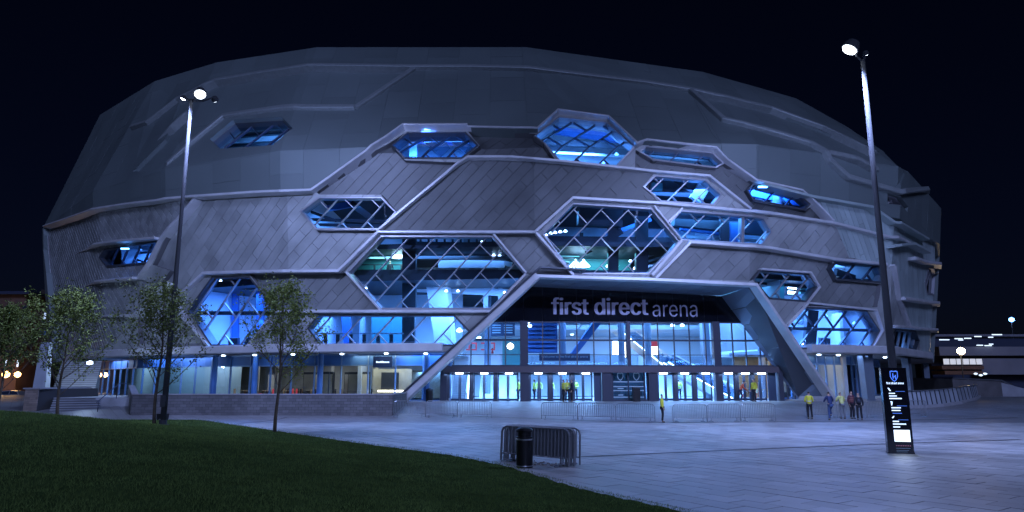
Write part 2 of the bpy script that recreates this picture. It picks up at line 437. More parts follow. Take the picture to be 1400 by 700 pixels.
add_loop([(U0, ZB), (U1, ZB), (U1, ZR), (U0, ZR)])
for u in UV_[1:-1]: add_loop([(u, ZB), (u, ZR)], False)
add_loop([(U0, ZK), (U1, ZK)], False)
add_loop([(UV_[1], ZB), (UV_[1], ZR)], False)
regs = []
for nme, w, st, poly in REG:
    if poly is None: regs.append((nme, w, st, None)); continue
    q = to_uv(poly, True); regs.append((nme, w, st, q)); add_loop(q)
holes = []
for nme, poly, pitch in WIN:
    q = to_uv(poly, True, step=60); holes.append(q); add_loop(q)
qp = to_uv(PORTAL, True); holes.append(qp); add_loop(qp)
out = delaunay_2d_cdt([Vector(v) for v in verts], edges, [], 0, 1e-4, False)
ov, of = out[0], out[2]
lab = []
for f in of:
    c = (sum(ov[i].x for i in f)/len(f), sum(ov[i].y for i in f)/len(f))
    L = -1
    if U0 < c[0] < U1 and ZB < c[1] < ZR and not any(inside(c, h) for h in holes):
        L = 0
        for k in range(len(regs)-1, 0, -1):
            if inside(c, regs[k][3]): L = k; break
    lab.append(L)
STY = {'tile': (A, .76, 3.04, .5, .014, .05), 'smooth': (R(90), 3.0, 3.4, .5, .007, .04), 'rib': (R(118), .5, 9, .37, .02, .07), 'scale': (A, .62, .62, 0, .015, .05)}
SM = {'tile': M_TILE, 'smooth': M_SMOOTH, 'rib': M_RIB, 'scale': M_TILE}
alltiles = []; panels = {}; panels2 = []
def comps(items, keys):          # split items into groups that touch each other
    par = list(range(len(items)))
    def fd(i):
        while par[i] != i: i = par[i]
        return i
    own = {}
    for i, it in enumerate(items):
        ks = keys(it)
        for k_ in ks:
            if k_ in own: par[fd(i)] = fd(own[k_])
            else: own[k_] = i
    g = {}
    for i, it in enumerate(items): g.setdefault(fd(i), []).append(it)
    return list(g.values())
fkeys = lambda f: [tuple(sorted((f[a], f[(a+1) % 3]))) for a in range(3)]
split = []
for k in range(len(regs)):
    for g in comps([f for f, l in zip(of, lab) if l == k], fkeys): split.append((k, g))
for k, flist in split:
    nme, w, st, q = regs[k]
    tris = [[tuple(ov[i]) for i in f] for f in flist]
    if not tris: continue
    mb = MB(); E = {}
    for f in flist:
        p = [S(*ov[i], w-.07) for i in f]; mb.poly(p)
        for a in range(3):
            e = (f[a], f[(a+1) % 3])
            if (e[1], e[0]) in E: del E[(e[1], e[0])]
            else: E[e] = 1
    for a, b in E:
        pa, pb = tuple(ov[a]), tuple(ov[b])
        mb.poly([S(*pa, w-.03), S(*pa, -.95), S(*pb, -.95), S(*pb, w-.03)])
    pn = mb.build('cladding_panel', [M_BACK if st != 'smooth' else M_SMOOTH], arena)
    panels[k] = pn; pid = len(panels2); panels2.append(pn)
    ang, pt, L, sg, gap, th = STY[st]
    for key_, pcs in cells(tris, ang, pt, L, sg).items():
        a_ = sum(area(p) for p in pcs)
        if a_ < .03: continue
        c = pcs[0][0]; P = S(*c); dist = P.length
        
        for cc in (comps(pcs, lambda q_: [(round(x_, 2), round(y_, 2)) for x_, y_ in q_]) if st == 'tile' else [pcs]): alltiles.append((sum(area(p) for p in cc)/dist**2 if st == 'tile' else 0, k, cc, pid))
alltiles.sort(key=lambda t: -t[0])
rest = {}
for n_, (sz, k, pcs, pid) in enumerate(alltiles):
    nme, w, st, q = regs[k]; ang, pt, L, sg, gap, th = STY[st]
    tl = random.uniform(-.035, .035) if st == 'tile' else (.05 if st == 'scale' else random.uniform(-.012, .012))
    if n_ < 300 and st == 'tile':
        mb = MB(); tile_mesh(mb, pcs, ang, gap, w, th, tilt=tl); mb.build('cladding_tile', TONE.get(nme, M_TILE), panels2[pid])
    else:
        mb = rest.setdefault((k, pid), MB()); tile_mesh(mb, pcs, ang, gap, w+random.uniform(-.006, .006), th, tilt=tl)
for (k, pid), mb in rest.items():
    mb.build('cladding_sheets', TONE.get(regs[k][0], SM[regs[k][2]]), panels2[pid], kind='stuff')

# back of the building and roof cap
mb = MB()
back = [(-60, 112), (-52, 138), (0, 152), (50, 130), (58, 100)]; backr = [(-54, 110), (-47, 133), (0, 146), (46, 126), (54, 104)]
for i in range(4):
    a, b = Vector(back[i]), Vector(back[i+1]); c, d = Vector(backr[i]), Vector(backr[i+1])
    mb.poly([(*a, 0), (*b, 0), (*b, ZK), (*a, ZK)]); mb.poly([(*a, ZK), (*b, ZK), (*d, ZR), (*c, ZR)])
mb.build('rear_wall', M_SMOOTH, arena)
mb = MB(); loop = [tuple(S(u, ZR-.02, 0)) for u in UV_]+[(*p, ZR-.02) for p in reversed(backr[1:-1])]
t = tessellate_polygon([[Vector(p) for p in loop]])
for f in t: mb.poly([loop[i] for i in f])
mb.build('roof', M_SMOOTH, arena)

# ------------------------------------------------------------------ ledges that follow the folds
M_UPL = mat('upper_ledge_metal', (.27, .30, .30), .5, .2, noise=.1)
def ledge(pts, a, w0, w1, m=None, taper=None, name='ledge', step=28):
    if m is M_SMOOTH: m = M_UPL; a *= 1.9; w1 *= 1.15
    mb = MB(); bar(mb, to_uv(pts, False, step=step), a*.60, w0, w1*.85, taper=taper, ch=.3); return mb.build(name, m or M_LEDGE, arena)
tp_l = lambda t: min(1, .12+1.5*t)           # grows from the start
tp_r = lambda t: min(1, .12+1.5*(1-t))
ledge(L1, .17, -.9, .75)
ledge([(640, 179), (735, 181), (763, 156), (831, 165), (869, 201)], .14, -.9, .6)
ledge([(869, 201), (883, 196), (976, 206), (992, 222), (1030, 248), (1092, 262), (1112, 280), (1134, 303)], .14, -.9, .6)
ledge([(517, 317), (571, 271), (627, 225), (641, 217), (700, 217), (763, 222), (895, 236), (968, 242), (1024, 287)], .17, -.9, .45)
ledge([(732, 318), (783, 272), (900, 279), (1052, 293), (1135, 306), (1210, 325), (1238, 333)], .19, -.9, .55)
ledge([(236, 416), (282, 374), (350, 372), (465, 371), (519, 318)], .20, -.9, .50)
ledge([(519, 318), (600, 318), (679, 318), (732, 318), (783, 376)], .17, -.9, .45)
ledge([(895, 381), (942, 332), (1050, 340), (1137, 355), (1207, 362)], .20, -.9, .50)
ledge([(378, 426), (460, 426), (560, 426), (672, 426)], .20, -.9, .42)
ledge([(672, 425), (719, 375)], .14, -.9, .34)
ledge([(475, 373), (521, 424)], .13, -.9, .32)
ledge([(675, 320), (719, 373)], .12, -.9, .30)
ledge([(236, 416), (288, 474)], .16, -.9, .34); ledge([(378, 425), (339, 474)], .12, -.9, .3)
ledge([(270, 272), (246, 301), (222, 329), (206, 361), (192, 381)], .20, -.9, .45)
ledge([(82, 353), (120, 340), (170, 331), (222, 327)], .17, -.6, .9, taper=tp_l)
ledge([(100, 395), (125, 388), (160, 384), (192, 381)], .17, -.6, .9, taper=tp_l)
ledge([(92, 436), (141, 432), (188, 432), (232, 388)], .22, -.6, .6, taper=tp_l)
ledge([(1040, 368), (1107, 373), (1119, 393), (1103, 414), (1196, 424), (1205, 452), (1190, 478)], .14, -.9, .26)
ledge([(1074, 447), (1103, 415)], .16, -.9, .26)
ledge([(930, 330), (890, 377)], .22, -.9, .42); ledge([(893, 282), (931, 329)], .13, -.9, .34)
ledge([(911, 305), (932, 285)], .12, -.9, .34); ledge([(743, 321), (784, 377)], .12, -.9, .30)
# upper folds
ledge([(187, 180), (208, 174), (248, 143), (300, 118), (360, 108), (430, 98), (567, 100), (640, 100), (720, 102), (880, 121), (942, 131), (1050, 156), (1120, 182), (1190, 216)], .20, -.9, .85, M_SMOOTH)
ledge([(488, 155), (567, 101)], .22, -.9, .70, M_SMOOTH)
ledge([(167, 216), (213, 201), (240, 180), (262, 160)], .22, -.6, .8, M_SMOOTH, taper=tp_l)
ledge([(152, 252), (184, 240), (228, 234), (262, 205), (310, 165), (390, 154), (488, 154)], .25, -.9, .72, M_SMOOTH, taper=lambda t: min(1, .15+3*t))
ledge([(942, 132), (986, 172), (1050, 188), (1103, 204), (1151, 246), (1190, 257), (1250, 273)], .20, -.9, .85, M_SMOOTH)
ledge([(1128, 213), (1169, 222), (1193, 235)], .2, -.6, .6, M_SMOOTH)
ledge([(1040, 254), (1105, 271), (1185, 285), (1215, 306), (1261, 328)], .20, -.9, .75, M_RIB)
ledge([(1212, 338), (1240, 335), (1262, 346)], .2, -.6, .9, M_RIB)
ledge([(1217, 363), (1226, 409), (1240, 446)], .25, -.9, .45, M_LEDGE)
ledge([(1226, 409), (1245, 411), (1263, 414), (1278, 420)], .24, -.6, .85, M_LEDGE, step=12)
ledge([(1213, 447), (1236, 448), (1254, 450), (1276, 454)], .2, -.6, .8, M_LEDGE, step=12)
ledge([(1242, 354), (1262, 360), (1280, 370)], .24, -.6, .8, M_LEDGE, step=12)
# bottom ring: a deep beam round the foot of the shell, and its soffit
for (a, b) in ((96, 606), (1103, 1268)):
    pts = [(x, 0) for x in range(a, b, 26)]+[(b, 0)]
    ln = [(pix(x, 476)[0], ZB+.32) for x, _ in pts]
    mb = MB(); bar(mb, ln, .34, -.8, .55, ch=.25); mb.build('ring_beam', M_LEDGE, arena)
for (ua, ub) in ((UV_[1]-8, pix(606, 478)[0]), (pix(1103, 480)[0], UV_[9]+3)):
    mb = MB(); us = [ua]+[u for u in UV_ if ua < u < ub]+[ub]
    for a, b in zip(us, us[1:]): mb.poly([S(a, ZB-.02, .3), S(b, ZB-.02, .3), S(b, ZB-.02, -14), S(a, ZB-.02, -14)])
    mb.build('soffit', M_GREYP, arena)

# ------------------------------------------------------------------ hexagonal windows
def local_tris(uvp):
    vs = [Vector(p) for p in uvp]; es = [(i, (i+1) % len(vs)) for i in range(len(vs))]
    us = [p[0] for p in uvp]; zs = [p[1] for p in uvp]
    for c in UV_[1:-1]:
        if min(us) < c < max(us): vs += [Vector((c, min(zs)-1)), Vector((c, max(zs)+1))]; es.append((len(vs)-2, len(vs)-1))
    if min(zs) < ZK < max(zs): vs += [Vector((min(us)-1, ZK)), Vector((max(us)+1, ZK))]; es.append((len(vs)-2, len(vs)-1))
    o = delaunay_2d_cdt(vs, es, [], 0, 1e-4, False); r = []
    for f in o[2]:
        c = (sum(o[0][i].x for i in f)/3, sum(o[0][i].y for i in f)/3)
        if inside(c, uvp): r.append([tuple(o[0][i]) for i in f])
    return r
def run_inside(p, q, poly, n=60):
    ins = [k for k in range(n+1) if inside((p[0]+(q[0]-p[0])*k/n, p[1]+(q[1]-p[1])*k/n), poly)]
    if len(ins) < 2: return None
    a, b = max(0, ins[0]-.5)/n, min(n, ins[-1]+.5)/n
    return [(p[0]+(q[0]-p[0])*a, p[1]+(q[1]-p[1])*a), (p[0]+(q[0]-p[0])*b, p[1]+(q[1]-p[1])*b)]
MIRR = {'w16': R(55)}
WUV = {}
for (nme, poly, pitch) in WIN:
    uvp = to_uv(poly, True, step=60); WUV[nme] = uvp
    big = nme in ('w6', 'w10', 'w11', 'w3', 'w14')
    fr = MB(); bar(fr, uvp, .075, -.75, .03, closed=True)
    frame = fr.build('window', M_FRAME if nme in ('w1', 'w0', 'w7', 'w9', 'w12', 'w2', 'w15', 'w13', 'w14', 'w16') else M_MULL, arena)
    ang = MIRR.get(nme, A); ca, sa = math.cos(ang), math.sin(ang); tris = local_tris(uvp)
    us = [p[0] for p in uvp]; o = (sum(us)/len(us)+.3, min(p[1] for p in uvp)-.4)
    G = cells(tris, ang, pitch, pitch*2, .5, o)
    for key_, pcs in G.items():
        mb = MB()
        for p in pcs:
            if sum(p[i][0]*p[(i+1) % len(p)][1]-p[(i+1) % len(p)][0]*p[i][1] for i in range(len(p))) < 0: p = p[::-1]
            mb.poly([S(*x, -.42) for x in p])
        mb.build('pane', M_GLASS, frame)
    mm = M_MULLD if nme in ('w2', 'w4', 'w12', 'w0', 'w1', 'w15', 'w13', 'w5') else M_MULL
    I = sorted(set(i for i, j in G)); bw = .038 if big else .05
    def loc(s_, n_): return (o[0]+ca*s_-sa*n_, o[1]+sa*s_+ca*n_)
    for i in range(min(I), max(I)+2):
        r = run_inside(loc(-30, i*pitch), loc(30, i*pitch), uvp, 400)
        if r and math.dist(*r) > .5:
            mb = MB(); bar(mb, r, bw, -.50, -.30); mb.build('mullion', mm, frame)
    for (i, j) in G:
        s_ = j*pitch*2+((i*.5) % 1)*pitch*2
        r = run_inside(loc(s_, i*pitch), loc(s_, (i+1)*pitch), uvp, 20)
        if r and math.dist(*r) > .25:
            mb = MB(); bar(mb, r, bw*.85, -.49, -.31); mb.build('mullion', mm, frame)
    if nme == 'w11':
        mb = MB(); bar(mb, to_uv([(1018, 296), (1017, 334)]), .14, -.7, -.15); mb.build('mullion', M_MULL, frame)
# transoms seen through the glass
for pts in ([(259, 427), (376, 427)],):
    mb = MB(); bar(mb, to_uv(pts), .16, -1.0, -.55); mb.build('floor_beam', M_DARK, arena)
mb = MB(); bar(mb, to_uv([(1080, 448), (1202, 451)]), .12, -.9, -.55); mb.build('floor_beam', M_DARK, arena)
# ------------------------------------------------------------------ entrance portal
M_TEAL = mat('teal_wall', (.06, .25, .26), .6)
M_RED = mat('red_graphic', (.55, .04, .06), .5, emit=(.8, .08, .10), es=.5)
M_HEAD = mat('door_header_metal', (.10, .085, .10), .5, .2)
M_POST = mat('entrance_post', (.045, .05, .075), .45, .3)
M_STEEL = mat('stainless_steel', (.55, .57, .6), .28, .9)
M_WOOD = mat('pale_wood', (.40, .27, .14), .55, noise=.15)
M_TAN = mat('tan_wall', (.34, .31, .25), .6, noise=.25, nscale=.8)
M_LET = mat('letter_lilac', (.36, .37, .52), .4, emit=(.30, .33, .72), es=.10)
M_WHITEM = mat('white_mark', (.8, .85, .95), .5, emit=(.65, .8, 1), es=1.6)
M_FAINT = mat('faint_mark', (.30, .42, .5), .5, emit=(.4, .65, 1), es=.10)
GX0, GY0, GS = -12.0, 56.3, 2.0/40
def gp(x, z, off=0): return Vector((x, GY0+(x-GX0)*GS-off, z))          # a point on the glazing plane, off = towards the viewer
def onG(px, py, off=0):
    d = ray(px, py); n = Vector((-GS, 1, 0)); t = (Vector((GX0, GY0-off, 0))-EYE).dot(n)/d.dot(n); p = EYE+d*t
    return (p.x, p.z)
GF = .86
beam_px = [(541, 556), (735, 377), (895, 383), (1031, 390), (1136, 545)]
bl = to_uv(beam_px, step=40)
mb = MB(); bar(mb, to_uv(beam_px[:2], step=40), .27, -.55, .50, ch=.2); mb.build('portal_frame', M_LEDGE, arena)
mb = MB(); bar(mb, to_uv([(733, 378)]+beam_px[2:], step=40), .12, -.55, .42, ch=.2); mb.build('portal_frame', M_LEDGE, arena)
mb = MB(); bar(mb, to_uv([(541, 548), (738, 367), (800, 370)]), .07, .0, .60); mb.build('portal_trim', M_FRAME, arena)
# inner reveal between the beam and the glazing plane
inner_px = [(553, 549), (716, 391), (851, 398), (985, 404), (1093, 547)]
outer = [S(*pix(x, y, -.3), -.3) for x, y in beam_px]
inner = [gp(*onG(x, y)) for x, y in inner_px]; inner[0].z = .7; inner[-1].z = .8
outer[0] = S(*pix(541, 556, -.3), -.3)
for i in range(4):
    a, b, c, d = outer[i], outer[i+1], inner[i+1], inner[i]
    if i == 3:      # the wide right-hand leg: separate sheets with open joints
        for k in range(7):
            t0, t1 = k/7+.004, (k+1)/7-.004
            mb = MB(); e = Vector((.02, -.02, 0))
            q = [a.lerp(b, t0), a.lerp(b, t1), d.lerp(c, t1), d.lerp(c, t0)]
            n = (q[1]-q[0]).cross(q[2]-q[0]).normalized()*.04
            mb.prism([p+n for p in q], [p-n for p in q]); mb.build('reveal_sheet', M_SOFF, arena)
        mb = MB(); mb.poly([a+Vector((.08, .05, 0)), b+Vector((.08, .05, .02)), c+Vector((.05, .05, .02)), d+Vector((.05, .05, 0))]); mb.build('reveal_backing', M_FRAME, arena)
    elif i == 0:
        mb = MB(); mb.poly([a, b, c, d]); mb.build('reveal_sheet', M_SOFF, arena)
    else:
        for k in range(5):
            t0, t1 = k/5+.003, (k+1)/5-.003
            mb = MB(); q = [a.lerp(b, t0), a.lerp(b, t1), d.lerp(c, t1), d.lerp(c, t0)]; n = Vector((0, 0, .04))
            mb.prism([p-n for p in q], [p+n for p in q]); mb.build('soffit_sheet', M_SOFF, arena)
# foot of the right leg
mb = MB(); f = S(*pix(1130, 541, 0), 0)
mb.prism([(f.x-2.3, f.y+.6, .75), (f.x+.3, f.y-.9, .75), (f.x+.9, f.y+.2, .75), (f.x-1.5, f.y+1.6, .75)], [(f.x-1.9, f.y+.6, 1.25), (f.x-.1, f.y-.7, 1.25), (f.x+.3, f.y+.2, 1.25), (f.x-1.3, f.y+1.4, 1.25)])
mb.build('leg_base', M_CONC, arena)

ZT = [onG(716, y)[1] for y in (439, 465, 485, 501, 509.5)]             # sign foot, transom, rail, header top, header foot
PP = [(onG(x, y)[0], onG(x, y)[1]) for x, y in inner_px]; PP[0] = (PP[0][0], GF); PP[-1] = (PP[-1][0], GF)
def clip_portal(poly):
    n = len(PP)
    cx = sum(p[0] for p in PP)/n; cz = sum(p[1] for p in PP)/n
    for i in range(n-1):
        a, b = PP[i], PP[i+1]; nx, nz = -(b[1]-a[1]), b[0]-a[0]
        if nx*(cx-a[0])+nz*(cz-a[1]) < 0: nx, nz = -nx, -nz
        poly = clip(poly, nx, nz, nx*a[0]+nz*a[1])
        if len(poly) < 3: return []
    return poly
VX = [571, 596, 620, 644, 667.6, 691, 716, 742, 765, 789, 812, 834, 858, 880, 900, 922, 943, 965, 983, 1002, 1020, 1039, 1058, 1076]
XS = [onG(x, 480)[0] for x in VX]; XS = [PP[0][0]]+XS+[PP[-1][0]]
# sign panels
sign = empty('fascia_sign', 'black glass band over the entrance with pale lilac words first direct arena', 'sign', gp(8, ZT[0]))
for a, b in zip(XS, XS[1:]):
    q = clip_portal([(a+.015, ZT[0]), (b-.015, ZT[0]), (b-.015, 14), (a+.015, 14)])
    if len(q) >= 3 and area(q) > .05:
        mb = MB(); mb.prism([gp(x, z, .02) for x, z in q], [gp(x, z, .12) for x, z in q]); mb.build('sign_panel', M_SIGN, sign)
mb = MB(); q = clip_portal([(PP[0][0], ZT[0]+.02), (PP[-1][0], ZT[0]+.02), (PP[-1][0], 14), (PP[0][0], 14)])
mb.poly([gp(x, z, 0) for x, z in q]); mb.build('sign_backing', M_FRAME, sign)
FONT = None
try:        # the grotesque that ships with Blender; the built-in face is used if it is not there
    import os
    FONT = bpy.data.fonts.load(os.path.join(bpy.utils.resource_path('LOCAL'), 'datafiles', 'fonts', 'Inter.woff2'))
except Exception: FONT = None
def text_mesh(txt, off=0, ext=.02, sx=1):
    c = bpy.data.curves.new('t', 'FONT'); c.body = txt
    if FONT: c.font = FONT
    c.size = 1; c.offset = off; c.extrude = ext; c.resolution_u = 4; c.space_character = sx
    o = bpy.data.objects.new('t', c); COL.objects.link(o); bpy.context.view_layer.update()
    dg = bpy.context.evaluated_depsgraph_get(); me = bpy.data.meshes.new_from_object(o.evaluated_get(dg))
    bpy.data.objects.remove(o); return me
def place_text(txt, x0, x1, zb, zh, fn, material, parent, name='letter', off=0, ext=.02, split=True, sx=1, bold=0):
    """fit text between x0 and x1, baseline zb, height of tallest glyph zh; fn(x, z, depth) -> world point"""
    me = text_mesh(txt, off, ext, sx); bm = bmesh.new()
    for q_, d_ in (((-bold, 0), (-bold/2, .001), (0, .002), (bold/2, .003), (bold, .004)) if bold else ((0, 0),)):
        m2 = me.copy(); m2.transform(Matrix.Translation((q_, 0, d_))); bm.from_mesh(m2)
    bmesh.ops.remove_doubles(bm, verts=bm.verts, dist=1e-5)
    xs = [v.co.x for v in bm.verts]; ys = [v.co.y for v in bm.verts]; X0, X1, Y1 = min(xs), max(xs), max(ys)
    kx = (x1-x0)/(X1-X0); kz = zh/Y1
    isl = []; seen = set()
    for v in bm.verts:
        if v in seen: continue
        st = [v]; seen.add(v); comp = []
        while st:
            a = st.pop(); comp.append(a)
            for e in a.link_edges:
                b = e.other_vert(a)
                if b not in seen: seen.add(b); st.append(b)
        isl.append([min(c.co.x for c in comp), max(c.co.x for c in comp), set(comp)])
    isl.sort(key=lambda t: t[0]); gr = []
    for s in isl:
        if gr and (not split or s[0] < gr[-1][1]-.5*min(s[1]-s[0], gr[-1][1]-gr[-1][0])): gr[-1][1] = max(gr[-1][1], s[1]); gr[-1][2] |= s[2]
        else: gr.append(s)
    for a, b, vs in gr:
        mb = MB(); ix = {}
        for v in vs: ix[v] = len(mb.v); mb.v.append(tuple(fn(x0+(v.co.x-X0)*kx, zb+v.co.y*kz, v.co.z)))
        for f in bm.faces:
            if f.verts[0] in vs: mb.f.append(tuple(ix[v] for v in f.verts)); mb.mi.append(0)
        o = mb.build(name, material, parent)
    bm.free(); return len(gr)
bx0, bz = onG(753.5, 430); bx1, _ = onG(886, 430); hz = onG(760, 406.5)[1]-onG(760, 429.5)[1]
place_text('first direct', bx0, bx1, onG(760, 430)[1], hz, lambda x, z, d: gp(x, z, .135+d*1.5), M_LET, sign, off=0, bold=.024)
ax0, _ = onG(892, 430); ax1, _ = onG(953, 430)
place_text('arena', ax0, ax1, onG(900, 433)[1], onG(900, 417)[1]-onG(900, 433)[1], lambda x, z, d: gp(x, z, .135+d*1.5), M_LET, sign, off=-.004)
# curtain wall above the doors
cw = MB(); cw.box(0, 0, 0, .01, .01, .01)
curtain = MB(); q = clip_portal([(PP[0][0], ZT[3]), (PP[-1][0], ZT[3]), (PP[-1][0], ZT[3]+.12), (PP[0][0], ZT[3]+.12)])
curtain.prism([gp(x, z, -.1) for x, z in q], [gp(x, z, .1) for x, z in q]); CWO = curtain.build('curtain_wall', M_POST, arena)
rows = [ZT[3]+.12, ZT[2], ZT[1], ZT[0]]
for a, b in zip(XS, XS[1:]):
    for z0, z1 in zip(rows, rows[1:]):
        q = clip_portal([(a, z0), (b, z0), (b, z1), (a, z1)])
        if len(q) >= 3 and area(q) > .05:
            mb = MB(); mb.poly([gp(x, z) for x, z in q]); mb.build('pane', M_GLASSD, CWO)
for i, x in enumerate(XS[1:-1]):
    hw = .045; q = clip_portal([(x-hw, ZT[3]+.12), (x+hw, ZT[3]+.12), (x+hw, ZT[0]), (x-hw, ZT[0])])
    if len(q) >= 3:
        mb = MB(); mb.prism([gp(p[0], p[1], .09) for p in q], [gp(p[0], p[1], -.09) for p in q]); mb.build('mullion', M_POST if i > 10 else M_HEAD, CWO)
for z, h in ((ZT[2], .03), (ZT[1], .07), (ZT[0]-.06, .06)):
    q = clip_portal([(PP[0][0], z-h), (PP[-1][0], z-h), (PP[-1][0], z+h), (PP[0][0], z+h)])
    mb = MB(); mb.prism([gp(p[0], p[1], .07) for p in q], [gp(p[0], p[1], -.07) for p in q]); mb.build('transom', M_POST, CWO)
# big posts, header, doors
for (a, b, y) in ((603, 612, 501), (711, 722, 439), (822, 835, 501), (885, 897, 501), (975.5, 985, 446), (1061, 1067, 501), (857, 862, 446)):
    x0, _ = onG(a, 500); x1, _ = onG(b, 500); z1 = ZT[0] if y < 500 else ZT[3]
    mb = MB(); z0 = GF-.2 if (a != 857) else ZT[3]
    for_pts = [gp(x0, z0, .42), gp(x1, z0, .42), gp(x1, z0, -.3), gp(x0, z0, -.3)]
    mb.prism(for_pts, [p+Vector((0, 0, z1-z0)) for p in for_pts]); mb.build('entrance_column', M_POST, arena)
x0, x1 = onG(607, 505)[0], onG(1062, 505)[0]
mb = MB(); q = [gp(x0, ZT[4], .55), gp(x1, ZT[4], .55), gp(x1, ZT[4], -.2), gp(x0, ZT[4], -.2)]
mb.prism(q, [p+Vector((0, 0, ZT[3]-ZT[4])) for p in q]); mb.build('door_header', M_HEAD, arena)
q = clip_portal([(x1, ZT[4]), (PP[-1][0], ZT[4]), (PP[-1][0], ZT[3]), (x1, ZT[3])])
mb = MB(); mb.prism([gp(p[0], p[1], .1) for p in q], [gp(p[0], p[1], -.1) for p in q]); mb.build('transom', M_POST, arena)
q = clip_portal([(PP[0][0], GF-.1), (x0, GF-.1), (x0, ZT[3]), (PP[0][0], ZT[3])])
if len(q) >= 3:
    mb = MB(); mb.poly([gp(x, z) for x, z in q]); mb.build('pane', M_GLASSD, arena)
for a, b in ((1067, 1076), (1076, 1086), (1086, 1094)):
    q = clip_portal([(onG(a, 530)[0]+.04, GF-.1), (onG(b, 530)[0]-.04, GF-.1), (onG(b, 530)[0]-.04, ZT[4]), (onG(a, 530)[0]+.04, ZT[4])])
    if len(q) >= 3:
        mb = MB(); mb.poly([gp(x, z) for x, z in q]); mb.build('pane', M_GLASSD, arena)
        mb = MB(); xx = onG(a, 530)[0]; mb.obox(gp(xx+.03, (GF+q[-1][1])/2), (1, GS, 0), (0, 1, 0), (0, 0, 1), .05, .06, max(.3, (q[-1][1]-GF)/2)); mb.build('mullion', M_POST, arena)
ux = Vector((1, GS, 0)).normalized(); uy = Vector((-GS, 1, 0)).normalized(); uz = Vector((0, 0, 1))
DH = ZT[4]-.0
for (pa, pb, nd) in ((612, 711, 3), (722, 812, 3), (897, 975.5, 3), (985, 1050, 3)):
    xa, xb = onG(pa, 530)[0], onG(pb, 530)[0]; wd = (xb-xa)/nd
    for k in range(nd):
        c0 = xa+k*wd; post = .16
        mb = MB(); mb.obox(gp(c0, (GF+DH)/2, 0), ux, uy, uz, .13, .14, (DH-GF)/2); mb.build('door_post', M_POST, arena)
        for s_ in (0, 1):
            l0 = c0+.14+s_*(wd-.26)/2; lw = (wd-.28)/2
            d = MB(); m_ = gp(l0+lw/2, 0, .0)
            for dx in (-lw/2+.05, lw/2-.05): d.obox(gp(l0+lw/2+dx, (GF+DH)/2), ux, uy, uz, .05, .035, (DH-GF)/2)
            for z in (GF+.12, DH-.10, ): d.obox(gp(l0+lw/2, z), ux, uy, uz, lw/2-.1, .034, .09)
            dr = d.build('door', M_MULLD, arena)
            g = MB(); g.poly([gp(l0+.1, GF+.2), gp(l0+lw-.1, GF+.2), gp(l0+lw-.1, DH-.18), gp(l0+.1, DH-.18)]); g.build('pane', M_GLASSD, dr)
            h = MB(); hx = l0+(lw-.16 if s_ == 0 else .16); h.tube([gp(hx, GF+.75, .03), gp(hx, GF+.75, .10), gp(hx, GF+1.5, .10), gp(hx, GF+1.5, .03)], .018, 6); h.build('handle', M_STEEL, dr)
    if pb in (812, 1050):           # dark fixed leaf beside the doors
        xe = onG(pb+ (10 if pb == 812 else 11), 530)[0]
        mb = MB(); mb.obox(gp((xb+xe)/2, (GF+DH)/2, -.02), ux, uy, uz, (xe-xb)/2, .05, (DH-GF)/2); mb.build('side_panel', M_MULLD, arena)
for px_ in (628, 662, 696, 736, 769, 801, 907, 936, 965, 996, 1019, 1041):
    x, z = onG(px_, 511, .35); mb = MB(); mb.obox(gp(x, ZT[4]-.06, .35), ux, uy, uz, .30, .10, .05); mb.build('door_light', M_LAMP, arena)
for px_ in (646, 716+45, 936, 1018):
    x, z = onG(px_, 511); lamp('door_lamp', 'AREA', gp(x, ZT[4]-.14, .5), 70, (.35, .6, 1), arena, 4.5, .3, rot=(0, 0, 0))
M_SCREEN = mat('dim_teal_screen', (.07, .15, .18), .5)
# glazed poster bay between the doors: crest and lines of print on the glass
xa, xb = onG(835, 530)[0], onG(885, 530)[0]; bay = MB()
bay.obox(gp((xa+xb)/2, (GF+.07)), ux, uy, uz, (xb-xa)/2, .12, .07); BAY = bay.build('poster_bay', M_POST, arena)
cuts = [xa, onG(837.5, 530)[0], onG(859, 530)[0], onG(881, 530)[0], xb]
for a, b in zip(cuts, cuts[1:]):
    mb = MB(); mb.poly([gp(a, GF+.14), gp(b, GF+.14), gp(b, ZT[3]), gp(a, ZT[3])]); mb.build('pane', M_GLASSD, BAY)
    mb = MB(); mb.obox(gp(b, (GF+ZT[3])/2), ux, uy, uz, .05, .08, (ZT[3]-GF)/2); mb.build('mullion', M_POST, BAY)
mb = MB(); mb.poly([gp(xa, GF, -.7), gp(xb, GF, -.7), gp(xb, ZT[3], -.7), gp(xa, ZT[3], -.7)]); mb.build('screen_panel', M_SCREEN, BAY)
def shield(mb, c, w, h, fn, d=.01):
    out = [(-.5, .5), (-.25, .58), (0, .52), (.25, .58), (.5, .5), (.5, -.05), (.3, -.38), (0, -.6), (-.3, -.38), (-.5, -.05)]
    for k in range(len(out)):
        a, b = out[k], out[(k+1) % len(out)]
        mb.poly([fn(c[0]+a[0]*w, c[1]+a[1]*h), fn(c[0]+b[0]*w, c[1]+b[1]*h), fn(c[0]+b[0]*w*.8, c[1]+b[1]*h*.8), fn(c[0]+a[0]*w*.8, c[1]+a[1]*h*.8)])
for cx in (848, 870):
    x, z = onG(cx, 515); mb = MB(); shield(mb, (x, z), .5, .55, lambda a, b: gp(a, b, .02)); mb.build('crest', M_FAINT, BAY)
    mb = MB()
    for y, w in ((522, .62), (528.5, .62), (531, .25), (534, .6), (540, .2), (543, .6)):
        zz = onG(cx, y)[1]; mb.poly([gp(x-w, zz-.04, .02), gp(x+w, zz-.04, .02), gp(x+w, zz+.04, .02), gp(x-w, zz+.04, .02)])
    mb.build('printed_lines', M_FAINT, BAY, kind='stuff')

